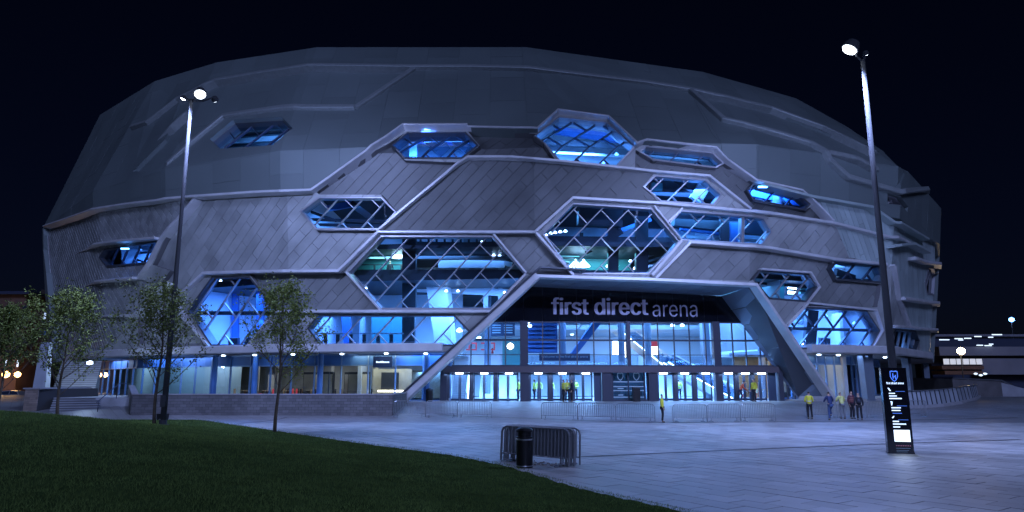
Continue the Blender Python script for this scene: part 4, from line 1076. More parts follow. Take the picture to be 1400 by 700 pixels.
mb = MB(); mb.poly([(-700, -120, -.12), (700, -120, -.12), (700, 900, -.12), (-700, 900, -.12)]); mb.build('ground', M_ASPH, kind='structure')
ys = [43.4+k*1.0 for k in range(15)]+[70, 100]; mb = MB()
for a, b in zip(ys, ys[1:]):
    za, zb = gz(0, a), gz(0, b)
    mb.poly([(-62, a, za), (75, a, za), (75, b, zb), (-62, b, zb)])
mb.prism([(-62, 43.4, -.3), (75, 43.4, -.3), (75, 100, -.3), (-62, 100, -.3)], [(-62, 43.4, -.05), (75, 43.4, -.05), (75, 100, -.04), (-62, 100, -.04)])
mb.build('plaza', M_FARP, kind='structure')
mb = MB(); mb.poly([(-30, 2, -.045), (75, 2, -.045), (75, 43.38, -.045), (-30, 43.38, -.045)]); bed = mb.build('plaza_paving', M_BED, kind='structure')
edge_px = [(170, 567), (260, 571), (377, 588), (500, 606), (625, 622), (700, 636.5), (800, 667), (950, 699.5)]
EDGE = [Vector((-44, 48)), Vector((-30, 47))]+[atZ(*p).xy for p in edge_px[1:]]+[Vector((6, 9)), Vector((9.5, 3)), Vector((14, -8))]
def edist(x, y):
    p = Vector((x, y)); best = 1e9; sg = 1
    for a, b in zip(EDGE, EDGE[1:]):
        ab = b-a; t = max(0, min(1, (p-a).dot(ab)/ab.length_squared)); q = a+ab*t; d = (p-q).length
        if d < best: best = d; sg = 1 if (ab.x*(p.y-a.y)-ab.y*(p.x-a.x)) < 0 else -1
    return best*sg
def mh(x, y):
    d = edist(x, y)
    return 1.22*sm((d+.0)/13)*(1-sm((y-30)/17))+.035*max(0, min(1, d/.12))
random.seed(3)
ca_, sa_ = math.cos(R(-55)), math.sin(R(-55)); slabs = []
for i in range(-60, 70):
    for j in range(-75, 100):
        lx = (i+(j % 2)*.5)*.9; ly = j*.6; x = ca_*lx-sa_*ly; y = sa_*lx+ca_*ly+25
        if y < 9 or y > 42.9 or x < -22 or x > 48: continue
        if abs(x)/(y+2) > .85: continue
        if edist(x, y) > .7: continue
        slabs.append((x*x+y*y, x, y))
slabs.sort()
def slab_pts(x, y, g=.009):
    hx, hy = .45-g, .30-g
    return [Vector((x+ca_*a-sa_*b, y+sa_*a+ca_*b, 0)) for a, b in ((-hx, -hy), (hx, -hy), (hx, hy), (-hx, hy))]
sm_me = None; rest_ = MB()
for k, (d, x, y) in enumerate(slabs):
    dz = random.uniform(-.004, .003)
    if k < 300 and y < 43:
        if sm_me is None:
            mb = MB(); q = slab_pts(0, 0); mb.prism([p-uz*.06 for p in q], q); t_ = mb.build('paving_slab', M_PAVE); sm_me = t_.data; bpy.data.objects.remove(t_)
        o = link('paving_slab', sm_me, bed, (x, y, dz))
    elif y < 42.6:
        q = slab_pts(x, y); rest_.prism([p-uz*.06+uz*dz for p in q], [p+uz*dz for p in q])
rest_.build('paving_slabs', M_PAVE, bed, kind='stuff')
mb = MB()
mb.poly([(-30, 42.2, -.008), (75, 42.2, -.008), (75, 43.45, -.001), (-30, 43.45, -.001)]); mb.build('paving_strip', M_FARP, bed)
def strip(pts, w, m, name, **k):
    P = [atG(*p) for p in pts]; mb = MB()
    for a, b in zip(P, P[1:]):
        s = (b-a).cross(uz).normalized()*w/2; n = 12
        for i in range(n):
            c, d = a.lerp(b, i/n), a.lerp(b, (i+1)/n); c.z = gz(c.x, c.y)+.006; d.z = gz(d.x, d.y)+.006
            mb.poly([c+s, c-s, d-s, d+s])
    return mb.build(name, m, kind='structure')
strip([(600, 567), (741, 572.5), (900, 578), (1100, 576.5), (1390, 571)], .34, M_DRAIN, 'drain_channel')
strip([(788, 625), (1000, 615.5), (1210, 607), (1395, 601)], .22, M_DRAIN, 'drain_channel')
strip([(320, 580), (392, 571)], .16, M_DRAIN, 'drain_channel')

# grass bank
M_EARTH = mat('lawn_base', (.035, .058, .018), .95, noise=.3, nscale=1.5, spec=0)
M_GRASS = mat('grass_blade', (.13, .185, .050), .95, noise=.30, nscale=.6, rnd=.35, spec=.0)
mb = MB(); nx, ny = 200, 170; ids = {}; DD = {}
def snap(x, y):
    p = Vector((x, y)); best = None; bd = 9e9
    for a, b in zip(EDGE, EDGE[1:]):
        ab = b-a; t = max(0, min(1, (p-a).dot(ab)/ab.length_squared)); q = a+ab*t
        if (p-q).length < bd: bd = (p-q).length; best = q
    return best
for i in range(nx+1):
    for j in range(ny+1):
        x = -72+i*(86/nx); y = -10+j*(60/ny); d = edist(x, y); DD[i, j] = d; ids[i, j] = len(mb.v)
        if abs(d) < .30: q = snap(x, y); mb.v.append((q.x, q.y, -.02)); DD[i, j] = 0
        else: mb.v.append((x, y, mh(x, y)-.004))
for i in range(nx):
    for j in range(ny):
        if min(DD[i, j], DD[i+1, j], DD[i+1, j+1], DD[i, j+1]) < 0: continue
        mb.f.append((ids[i, j], ids[i+1, j], ids[i+1, j+1], ids[i, j+1])); mb.mi.append(0)
mb.build('grass_bank', M_EARTH, smooth=True, kind='structure')
random.seed(21); v = []; f = []
cnt = 0
while cnt < 230000:
    th = random.uniform(R(-43), R(20)); r = 5.2*math.exp(random.random()*math.log(58/5.2)); x = r*math.sin(th); y = r*math.cos(th)
    cnt += 1
    if y > 47 or y < 4: continue
    dd = edist(x, y) if (x > -26 and r < 60) else 9
    if dd < .02: continue
    z = mh(x, y)-.006
    s = (.6+.05*r); h = random.uniform(.022, .055)*(1+.012*r); w = .0028*s*random.uniform(.8, 1.3); a = random.uniform(0, 6.28)
    dx, dy = math.cos(a)*w, math.sin(a)*w; l = random.uniform(0, .04)*(1+.02*r); b_ = random.uniform(0, 6.28)
    i = len(v); v += [(x-dx, y-dy, z), (x+dx, y+dy, z), (x+math.cos(b_)*l, y+math.sin(b_)*l, z+h)]; f.append((i, i+1, i+2))
me = bpy.data.meshes.new('grass'); me.from_pydata(v, [], f); me.materials.append(M_GRASS); me.update()
o = bpy.data.objects.new('grass', me); COL.objects.link(o); o['kind'] = 'stuff'; o['label'] = 'short mown green grass covering the sloping bank in the foreground'; o['category'] = 'grass'

# ------------------------------------------------------------------ block wall and steps on the left
wp = [atG(536, 568.5), atG(175, 568.5)]; ztop = 1.62
wall = empty('block_wall', 'long low wall of grey blocks with pale coping in front of the left shopfronts', 'wall', wp[0])
a, b = wp; b = Vector((b.x, a.y+.3, 0)); c = Vector((b.x-4.4, b.y+7.5, 0))
def wall_run(a, b, z0, z1a, z1b, th=.35):
    mb = MB(); d = (b-a); d.z = 0; L = d.length; d.normalize(); n = d.cross(uz); 
    if n.y > 0: n = -n
    q = [a+n*-.02, b+n*-.02, b-n*th, a-n*th]
    core = MB(); core.prism([Vector((p.x, p.y, z0-.3)) for p in q], [Vector((q[0].x, q[0].y, z1a)), Vector((q[1].x, q[1].y, z1b)), Vector((q[2].x, q[2].y, z1b)), Vector((q[3].x, q[3].y, z1a))]); core.build('wall_core', M_BED, wall)
    h = .19; bwid = .44; j = 0; z = z0
    while z < max(z1a, z1b)-.05:
        x = -(j % 2)*bwid/2
        while x < L:
            x0, x1 = max(0, x+.008), min(L, x+bwid-.008); t = (x0+x1)/2/L; zt = min(z+h-.014, z1a+(z1b-z1a)*t)
            if x1 > x0+.03 and zt > z+.04:
                p0, p1 = a+d*x0, a+d*x1; o = n*(.012+random.uniform(0, .006))
                mb.prism([Vector((p.x, p.y, z)) for p in (p0+o, p1+o, p1-n*.05, p0-n*.05)], [Vector((p.x, p.y, zt)) for p in (p0+o, p1+o, p1-n*.05, p0-n*.05)])
            x += bwid
        z += h; j += 1
    mb.build('blocks', M_BRICK, wall, kind='stuff')
    m = max(1, int(L/1.1))
    for k in range(m):
        s0, s1 = L*k/m+.006, L*(k+1)/m-.006; z0_, z1_ = z1a+(z1b-z1a)*s0/L, z1a+(z1b-z1a)*s1/L
        p0, p1 = a+d*s0+n*.05, a+d*s1+n*.05; p2, p3 = a+d*s1-n*(th+.03), a+d*s0-n*(th+.03)
        cc = MB(); cc.prism([Vector((p0.x, p0.y, z0_)), Vector((p1.x, p1.y, z1_)), Vector((p2.x, p2.y, z1_)), Vector((p3.x, p3.y, z0_))], [Vector((p0.x, p0.y, z0_+.1)), Vector((p1.x, p1.y, z1_+.1)), Vector((p2.x, p2.y, z1_+.1)), Vector((p3.x, p3.y, z0_+.1))]); cc.build('coping', M_COPE, wall)
wall_run(a, b, -.02, ztop-.1, ztop-.1); wall_run(b, c, -.02, ztop-.1, 2.05)
wall_run(a, a+Vector((.0, 6.5, 0)), -.02, ztop-.1, ztop-.1)
T = atY
M_STEP = mat('step_stone', (.40, .41, .43), .6, noise=.1, nscale=1.5)
def flight(name, label, p0, p1, y0, n, rise, going, z0, depth_end=None):
    e = empty(name, label, 'steps', ((p0+p1)/2, y0, z0))
    for k in range(n):
        mb = MB(); mb.box(p0, y0+k*going, z0-.2, p1, y0+(k+1)*going+.02, z0+(k+1)*rise); mb.box(p0, y0+k*going-.03, z0+(k+1)*rise-.05, p1, y0+k*going-.002, z0+(k+1)*rise+.002); mb.build('step', M_STEP, e)
    return e
xl0, xl1 = T(64, 560, 50).x, T(140, 560, 50).x
def flight(name, label, pa, pb, Y, n, rise, going, z0, z1=None):
    """steps facing the viewer's side: foot line between photo columns pa and pb"""
    A_, B_ = T(pa, 550, Y), T(pb, 550, Y); c = (A_+B_)/2; c.z = z0; rz = math.atan2(-c.x, c.y)*.85; w = (B_-A_).length/2*math.cos(rz)
    e = empty(name, label, 'steps', c, rz)
    for k in range(n):
        mb = MB(); mb.box(-w, k*going, -.2, w, (k+1)*going+.02, (k+1)*rise-.04); lb(mb, 'riser', M_RISER, e)
        mb = MB(); mb.box(-w-.02, k*going-.05, (k+1)*rise-.038, w+.02, (k+1)*going+.02, (k+1)*rise); lb(mb, 'step', M_STEP, e)
    return e
M_RISER = mat('riser_stone', (.16, .165, .175), .7, noise=.1, nscale=1.5)
flight('lower_steps', 'short flight of pale steps beside the left end of the block wall', 70, 134, 50, 7, .16, .34, .15)
mb = MB(); mb.prism([(xl0-3, 52, 0), (xl1+2, 52.6, 0), (xl1-1, 60, 0), (xl0-7, 60, 0)], [(xl0-3, 52, 1.27), (xl1+2, 52.6, 1.27), (xl1-1, 60, 1.27), (xl0-7, 60, 1.27)]); mb.build('landing', M_STEP, kind='structure')
flight('upper_steps', 'taller flight of pale steps climbing to the lit terrace at the far left', 70, 126, 57.5, 18, .165, .32, 1.27)
t = empty('stair_wall', 'tall brown brick flank wall left of the steps under the arena corner', 'wall', (T(45, 560, 50).x, 50, 0))
x0, x1 = T(30, 560, 50).x, T(64, 560, 50).x
mb = MB(); mb.prism([(x0, 50, 0), (x1-.6, 50, 0), (x1+.2, 56, 0), (x0, 56, 0)], [(x0+.2, 50, 1.9), (x1-.9, 50, 1.9), (x1-.1, 56, 1.9), (x0+.2, 56, 1.9)]); mb.build('wall_core', M_BED, t)
mb = MB(); z = 0; j = 0
M_BRB = mat('brown_block', (.28, .22, .18), .8, noise=.1, nscale=2, rnd=.2)
while z < 1.85:
    x = x0+.1-(j % 2)*.2
    while x < x1-.8:
        mb.box(max(x0+.1, x), 49.95, z, min(x+.39, x1-.72), 50.02, z+.14); x += .40
    z += .15; j += 1
mb.build('blocks', M_BRB, t, kind='stuff')
mb = MB(); mb.box(x0-.05, 49.9, 1.9, x1-.6, 56, 2.0); mb.build('coping', M_COPE, t)
xx = T(50, 500, 56).x; mb = MB(); mb.prism([(xx-.1, 56, 1.9), (xx+.9, 56, 1.9), (xx+.9, 56.6, 1.9), (xx-.1, 56.6, 1.9)], [(xx-.3, 56.6, 5.6), (xx+.4, 56.6, 5.6), (xx+.4, 57, 5.6), (xx-.3, 57, 5.6)]); mb.build('sloping_pier', M_GREYP, t)
hr = empty('step_handrail', 'thin metal handrail on the right of the lower steps', 'handrail', (xl1, 50, 0))
mb = MB(); mb.tube([(xl1-.1, 49.4, 1.0), (xl1-.1, 52, 2.3), (xl1-.1, 53, 2.3)], .03, 6); mb.build('rail', M_POST, hr)
for y, z in ((49.6, .2), (51.8, 1.2)): mb = MB(); mb.tube([(xl1-.1, y, z), (xl1-.1, y, z+.95)], .025, 6); mb.build('post', M_POST, hr)
# lit undercroft by the steps
p = S(U(118, 478), ZB, -3); pl = empty('bulkhead_light', 'bright white light on the wall at the head of the left steps', 'lamp', (T(123, 496, 58).x, 58, T(123, 496, 58).z))
mb = MB(); q = T(123, 496, 58); mb.lathe(q-uz*.15, [(.05, 0), (.22, .05), (.25, .15), (.22, .25), (.05, .3)], 12); mb.build('lens', M_LAMP, pl); lamp('bulkhead_lamp', 'POINT', tuple(q+Vector((0, -.6, 0))), 220, (.5, .7, 1), pl, radius=.2)

# ------------------------------------------------------------------ lamp posts
M_POLE = mat('galvanised_pole', (.05, .053, .06), .75, .1, noise=.1, nscale=1)
M_FLOOD = mat('floodlight_lens', (.9, .95, 1), .3, emit=(.75, .85, 1), es=14)
def lamp_post(label, x, y, z0, h, heads, r0, r1):
    e = empty('lamp_post', label, 'lamp post', (x, y, z0), group=None)
    mb = MB(); mb.tube([(x, y, z0-.2), (x, y, z0+h*.3), (x, y, z0+h*.65), (x, y, h)], [r0, r0*.9, r1*1.15, r1], 14); mb.build('pole', M_POLE, e, smooth=True)
    mb = MB(); mb.lathe((x, y, z0-.05), [(r0*2, 0), (r0*2, .06), (r0*1.3, .09), (r0*1.2, .3)], 14); mb.build('base_plate', M_POLE, e)
    mb = MB(); mb.box(x-r0*1.03-.01, y-r0*1.05, z0+.9, x+r0*.6, y-r0*.8, z0+1.5); mb.build('service_door', M_POLE, e)
    for (dx, dy, dz, rr, aimv, en) in heads:
        hp = Vector((x+dx, y+dy, h+dz)); a = Vector(aimv).normalized()
        mb = MB(); mb.tube([(x, y, h-.1), (x+dx*.5, y+dy*.5, h+dz*.3), hp-a*rr*1.2], .05, 6); mb.build('arm', M_POLE, e)
        mb = MB(); mb.tube([hp-a*rr*1.4, hp-a*rr*1.2, hp-a*rr*.4, hp], [rr*.4, rr*.8, rr*1.12, rr*1.15], 14); hd = mb.build('floodlight', M_POLE, e)
        mb = MB(); mb.tube([hp-a*.02, hp+a*rr*.25, hp+a*rr*.5], [rr*.98, rr*.85, rr*.35], 14); mb.build('lens', M_FLOOD, hd)
        lamp('flood_lamp', 'SPOT', tuple(hp+a*rr*.9), en, (.36, .47, 1), hd, rot=aim(a), spot=R(158), blend=.5, radius=.25)
    return e
lx, ly = atY(262, 135, 36).x, 36
lamp_post('tall grey lamp post with three floodlights rising behind the left trees', lx, ly, mh(lx, ly), atY(262, 136, 36).z, [(-.42, -.1, .0, .14, (-.5, .1, -1), 1200), (.62, -.35, .15, .30, (.25, -.5, -.9), 7500), (.9, .9, .35, .17, (-.2, 1.0, -.6), 9000)], .15, .085)
rx, ry = atY(1180, 88, 30).x, 30
lamp_post('tall grey lamp post with one dazzling floodlight rising behind the black information totem', rx, ry, 0, atY(1181, 82, 30).z, [(-.72, -.3, .38, .34, (-.55, .10, -.9), 11000), (.35, .3, .45, .12, (.6, .8, -.7), 13000)], .17, .10)

# ------------------------------------------------------------------ trees
M_BARK = mat('bark', (.10, .075, .05), .9, noise=.3, nscale=6, bump=.5, bscale=30)
M_LEAF = mat('leaf', (.17, .21, .045), .55, rnd=.45, spec=.3)
def tree(label, x, y, z0, H, first, spread, seed, leaves, name='young_tree', lean=0):
    rnd = random.Random(seed); e = empty(name, label, 'tree', (x, y, z0)); tr = MB(); lf = MB(); tips = []
    def branch(p, d, L, r, depth):
        n = 5; pts = [p]; q = p.copy(); dd = d.copy()
        for k in range(n):
            dd = (dd+Vector((rnd.uniform(-.1, .1), rnd.uniform(-.1, .1), .10 if depth else .0))).normalized(); q = q+dd*L/n; pts.append(q.copy())
            if depth >= 1 and k >= 1: tips.append((q.copy(), dd.copy(), depth))
            if depth == 1 and rnd.random() < .85 or depth == 2 and rnd.random() < .45:
                s = Vector((rnd.uniform(-1, 1), rnd.uniform(-1, 1), rnd.uniform(.0, .7))).normalized(); branch(q.copy(), (dd*.55+s*.8).normalized(), L*rnd.uniform(.3, .5), r*.45, depth+1)
        tr.tube(pts, [max(.006, r*(1-.75*k/n)) for k in range(n+1)], 6 if depth else 9, cap=False)
    top = H*.93; n = 12; pts = []; trk = []
    for k in range(n+1):
        z = top*k/n; pts.append(Vector((x+lean*z+.05*math.sin(z*1.3+seed), y+.05*math.cos(z*1.1+seed), z0+z)))
    r0 = .085; tr.tube(pts, [r0*(1-.88*k/n)+.006 for k in range(n+1)], 10)
    nb = 20
    for k in range(nb):
        t = first+(1-first)*(k/nb)**.9; i = min(n-1, int(t*n)); p = pts[i].lerp(pts[i+1], t*n-i)
        a = k*2.4+rnd.uniform(-.4, .4); L = spread*(1.05-(t-first)/(1-first)*.80)*rnd.uniform(.8, 1.1)
        branch(p, Vector((math.cos(a), math.sin(a), rnd.uniform(.55, 1.05))).normalized(), L, .034*(1-t*.6), 1)
    for k in range(5): tips.append((pts[-1-(k % 3)]+Vector((0, 0, k*.03)), Vector((0, 0, 1)), 1))
    per = max(1, leaves//len(tips))
    for (q, d, dp) in tips:
        if rnd.random() < .12: continue
        for _ in range(int(per*rnd.uniform(.4, 1.7))):
            c = q+Vector((rnd.gauss(0, .17), rnd.gauss(0, .17), rnd.gauss(0, .15))); L = rnd.uniform(.08, .16); w = L*rnd.uniform(.32, .45)
            u = Vector((rnd.uniform(-1, 1), rnd.uniform(-1, 1), rnd.uniform(-.9, .5))).normalized(); s = u.cross(Vector((rnd.uniform(-1, 1), rnd.uniform(-1, 1), rnd.uniform(-1, 1)))).normalized()*w; nn = u.cross(s).normalized()*w*.25
            lf.poly([c-u*L*.5, c-u*L*.02+s*.9+nn, c+u*L*.55]); lf.poly([c-u*L*.5, c+u*L*.55, c-u*L*.02-s*.9+nn])
    tr.build('trunk', M_BARK, e, smooth=True); cr = lf.build('crown', M_LEAF, e)
    return e
def tree_at(px_, py_, Y, ptop, label, seed, first, spread, leaves, lean=0):
    p = atY(px_, py_, Y); z0 = mh(p.x, Y); zt = atY(px_, ptop, Y).z; return tree(label, p.x, Y, z0-.05, zt-z0, first, spread, seed, leaves, lean=lean)
tree_at(377, 587, 34.6, 393, 'young tree at the grass edge in front of the block wall, rightmost of the trees', 4, .28, 3.7, 6200)
tree_at(212, 566, 36, 397, 'young tree just left of the tall lamp post, middle one of the three whole trees', 9, .24, 3.7, 6200)
tree_at(79, 561, 38, 409, 'young tree in front of the pale steps, its bare trunk against the landing', 15, .20, 4.0, 7500)
tree_at(-3, 560, 41, 425, 'tree cut by the left edge of the photo in front of the parked silver car', 23, .30, 3.4, 9000)

# ------------------------------------------------------------------ crowd barriers
M_GALV = mat('galvanised_tube', (.28, .29, .31), .35, .5, noise=.1, nscale=5)
BW_, BH = 2.2, 1.08
def barrier_proto():
    e = bpy.data.objects.new('crowd_barrier', None); COL.objects.link(e); h = BW_/2
    f = MB(); f.tube([(-h, 0, .02), (-h, 0, .9), (-h+.05, 0, 1.02), (-h+.16, 0, BH), (h-.16, 0, BH), (h-.05, 0, 1.02), (h, 0, .9), (h, 0, .02)], .025, 6); f.tube([(-h, 0, .24), (h, 0, .24)], .018, 6); lb(f, 'frame', M_GALV, e)
    b = MB(); b.tube([(0, 0, .24), (0, 0, BH)], .016, 5, cap=False); me = lb(b, 'bar', M_GALV, e); me.location = (-h+.11, 0, 0)
    for k in range(1, 19): o = me.copy(); COL.objects.link(o); o.location = (-h+.11+k*(BW_-.22)/18, 0, 0)
    for s in (-h+.25, h-.25):
        t = MB(); t.tube([(0, -.30, .015), (0, -.24, .05), (0, .24, .05), (0, .30, .015)], .02, 6); o = lb(t, 'foot', M_GALV, e); o.location = (s, 0, 0); u = MB(); u.tube([(0, 0, .05), (0, 0, .26)], .02, 6); w = lb(u, 'stub', M_GALV, o)
    return e
proto = barrier_proto(); used = [False]
def barrier(p, rz, label, group, tilt=0):
    o = proto if not used[0] else copy_tree(proto); used[0] = True
    o.location = p; o.rotation_euler = (tilt, 0, rz); o['label'] = label; o['category'] = 'barrier'; o['group'] = group
    return o
def row(pxs, pys, labels, group):
    for (xa, xb), (ya, yb), lab_ in zip(zip(pxs, pxs[1:]), zip(pys, pys[1:]), labels):
        a, b = atG(xa, ya), atG(xb, yb); c = (a+b)/2; o = barrier(c, math.atan2(b.y-a.y, b.x-a.x), lab_, group); L = (b-a).length; o.scale.x = min(1.15, max(.8, L/BW_*.985))
G1 = 'metal crowd barriers standing across the plaza'
row([538, 582, 625, 672], [571, 570.5, 571, 572], ['grey crowd barrier butting against the right end of the block wall', 'grey crowd barrier, second from the block wall, in front of the slanting beam foot', 'grey crowd barrier in front of the leftmost entrance doors, beside the gap'], G1)
row([740, 790, 842, 896], [573, 574, 575.5, 577], ['grey crowd barrier just right of the gap, behind the litter bin', 'grey crowd barrier in front of the two stewards at the doors', 'grey crowd barrier immediately left of the lone yellow jacketed steward'], G1)
row([920, 967, 1013, 1061], [577.5, 577, 576.5, 576], ['grey crowd barrier immediately right of the lone yellow jacketed steward', 'grey crowd barrier in the middle of the run below the word arena', 'grey crowd barrier in front of the man in orange red, end of its run'], G1)
row([1103, 1145, 1185], [572, 572, 572], ['grey crowd barrier that the man in dark blue props his foot on', 'grey crowd barrier that the man in plaid shirt leans at'], G1)
row([1186, 1228, 1268], [572, 571, 570], ['grey crowd barrier between the leaning group and the black totem', 'grey crowd barrier standing partly behind the black totem'], G1)
a, b = atZ(683, 629.5), atZ(787, 640); rz = math.atan2(b.y-a.y, b.x-a.x); nrm = Vector((-math.sin(rz), math.cos(rz), 0)); dr_ = Vector((math.cos(rz), math.sin(rz), 0))
offs = [(0, 0), (-.06, .10), (.05, .19), (-.12, .29), (-.05, .38), (-.16, .48), (-.02, .58)]
nm = ['front barrier', 'second barrier from the front', 'third barrier from the front', 'middle barrier', 'third barrier from the back', 'second barrier from the back', 'rearmost barrier']
for (dx, dy), s_ in zip(offs, nm):
    barrier((a+b)/2+dr_*(dx-.10)+nrm*dy, rz, s_+' of the nested stack behind the litter bin', 'crowd barriers nested in a stack behind the bin', tilt=R(-3)).scale.x = (b-a).length/BW_*.90
M_DEBRIS = mat('gravel', (.3, .25, .2), .9, rnd=.5)
random.seed(2); mb = MB()
for k in range(60):
    c = (a+b)/2+dr_*random.gauss(.1, .35)+nrm*random.gauss(.1, .2); s = random.uniform(.008, .03); mb.obox((c.x, c.y, s*.5), (random.random(), random.random(), 0), (-random.random(), random.random()+.2, 0), (0, 0, 1), s, s*.7, s*.5)
o = mb.build('loose_stones', M_DEBRIS); o['kind'] = 'stuff'

# litter bin
M_BIN = mat('black_painted_steel', (.008, .008, .010), .35, .0, noise=.1)
bp_ = atZ(717, 638.5); bp_ = bp_-Vector((0, .1, 0)); bn = empty('litter_bin', 'round black litter bin with a silver band in front of the nested barriers', 'bin', bp_)
mb = MB(); mb.lathe(bp_, [(.235, 0), (.25, .02), (.25, .04), (.245, .06), (.245, .78)], 28); mb.build('body', M_BIN, bn)
mb = MB(); mb.lathe(bp_+uz*.78, [(.25, 0), (.256, .01), (.256, .035), (.25, .045)], 28); mb.build('band', M_STEEL, bn)
mb = MB(); mb.lathe(bp_+uz*.825, [(.24, 0), (.24, .05), (.20, .055), (.20, .19), (.245, .2), (.25, .23), (.22, .29), (.1, .32), (.02, .325)], 28); mb.build('hood', M_BIN, bn)
mb = MB(); mb.lathe(bp_+uz*.04, [(.251, 0), (.255, .005), (.255, .02), (.251, .03)], 28); mb.build('foot_band', M_STEEL, bn)
mb = MB(); 
for k in range(14):
    t0, t1 = 2*math.pi*k/14, 2*math.pi*(k+1)/14; c = bp_+Vector((.14, -.215, .58)); ex = Vector((.83, .5, 0))
    if 3 < k < 6: continue
    mb.poly([c+(ex*math.cos(t)*r+uz*math.sin(t)*r)+Vector((.005, -.01, 0)) for t, r in ((t0, .05), (t1, .05), (t1, .035), (t0, .035))])
mb.build('emblem', M_POLE, bn)

# ------------------------------------------------------------------ information totem
tp = atZ(1231, 619.5); te = empty('information_totem', 'black upright information totem with glowing white lines and a small lit map', 'totem', tp, R(-14))
TW, TH, TD = .41, 2.95, .13
mb = MB(); mb.box(-TW, -TD, .04, TW, TD, TH); lb(mb, 'body', M_SIGN, te)
mb = MB(); mb.box(-TW-.015, -TD-.015, 0, TW+.015, TD+.015, .04); lb(mb, 'plinth', M_DARK, te)
M_GLOWT = mat('totem_white_glow', (.9, .95, 1), .5, emit=(.6, .78, 1), es=1.5); M_GLOWB = mat('totem_blue_glow', (.1, .25, .8), .5, emit=(.08, .22, .9), es=.9)
M_PINK = mat('totem_pink', (.4, .15, .2), .5, emit=(.6, .25, .35), es=.25)
fl = lambda x, z: Vector((x, -TD-.004, z))
mb = MB(); shield(mb, (.0, 2.66), .26, .34, fl); 
for dx, z0_, z1_ in ((-.05, 2.58, 2.76), (.03, 2.56, 2.70)): mb.poly([fl(dx, z0_), fl(dx+.035, z0_-.02), fl(dx+.035, z1_), fl(dx, z1_)])
mb.poly([fl(-.01, 2.62), fl(.06, 2.62), fl(.06, 2.66), fl(-.01, 2.66)]); lb(mb, 'crest', M_GLOWB, te)
nb_ = [x for x in range(1)]
o0 = MB()
def tot_text(txt, x0, x1, zb, zh):
    before = set(SC.objects); place_text(txt, x0, x1, zb, zh, lambda x, z, d: fl(x, z), M_GLOWT, None, name='lettering', ext=0, off=.02, split=False)
    for o in set(SC.objects)-before: o.parent = te
tot_text('first direct arena', -.27, .29, 2.38, .075)
def lines(rows, m, name):
    mb = MB()
    for x0, x1, z, h in rows: mb.poly([fl(x0, z), fl(x1, z), fl(x1, z+h), fl(x0, z+h)])
    o = lb(mb, name, m, te); o['kind'] = 'stuff'
lines([(-.22, -.02, 2.04, .035), (-.22, .03, 1.95, .035), (-.22, .18, 1.86, .04), (-.18, .12, 1.54, .04), (-.18, .10, 1.45, .035), (-.18, .02, 1.07, .04), (-.18, .24, .98, .04), (-.18, .04, .88, .04)], M_GLOWT, 'printed_lines')
lines([(-.16, .14, 1.36, .02), (0, .3, 2.12, .012), (0, .32, 1.62, .012), (0, .32, 1.14, .012)], M_GLOWB, 'rule_lines')
mb = MB()
mb.poly([fl(-.25, 2.25), fl(-.20, 2.25), fl(-.14, 2.14), fl(-.19, 2.14)]); mb.poly([fl(-.2, 1.78), fl(-.13, 1.78), fl(-.13, 1.72), fl(-.15, 1.64), fl(-.18, 1.64), fl(-.18, 1.73)]); mb.poly([fl(-.2, 1.22), fl(-.12, 1.29), fl(-.12, 1.24), fl(-.17, 1.19)]); o = lb(mb, 'arrows', M_GLOWT, te); o['kind'] = 'stuff'
mb = MB(); mb.poly([fl(-.18, .40), fl(.33, .40), fl(.33, .80), fl(-.18, .80)]); lb(mb, 'lit_map', mat('lit_map', (.9, .95, 1), .5, emit=(.75, .88, 1), es=1.5, noise=.3, nscale=6), te)
lines([(-.15+k*.055, -.12+k*.055, .25, .03) for k in range(9)], M_PINK, 'dot_row'); lines([(-.15, .3, .17, .012), (-.15, .25, .10, .012), (-.15, .2, .05, .01)], M_FAINT, 'small_print')
lamp('totem_lamp', 'AREA', tuple(tp+Vector((-.1, -.4, 1.0))), 5, (.6, .75, 1), None, .5, 1.5, rot=aim((-.15, -1, -.3)))
mb = MB(); bb = atG(876, 551); bb.y = gp(bb.x, 0).y-.9; b2 = empty('litter_bin', 'small dark bin standing between the two crested glass panels at the entrance', 'bin', (bb.x, bb.y, GF)); mb.box(bb.x-.28, bb.y-.25, GF-.05, bb.x+.28, bb.y+.25, GF+1.05); mb.build('body', M_BIN, b2); mb = MB(); mb.box(bb.x-.31, bb.y-.28, GF+1.06, bb.x+.31, bb.y+.28, GF+1.13); mb.build('lid', M_DARK, b2)
b3p = Vector((T(587, 540, 55.4).x, 55.4, GF-.05)); b3 = empty('litter_bin', 'dark bin standing just left of the first entrance column', 'bin', b3p); mb = MB(); mb.lathe(b3p, [(.27, 0), (.28, .9)], 16); mb.build('body', M_BIN, b3); mb = MB(); mb.lathe(b3p+uz*.91, [(.3, 0), (.3, .1), (.1, .2)], 16); mb.build('hood', M_DARK, b3)
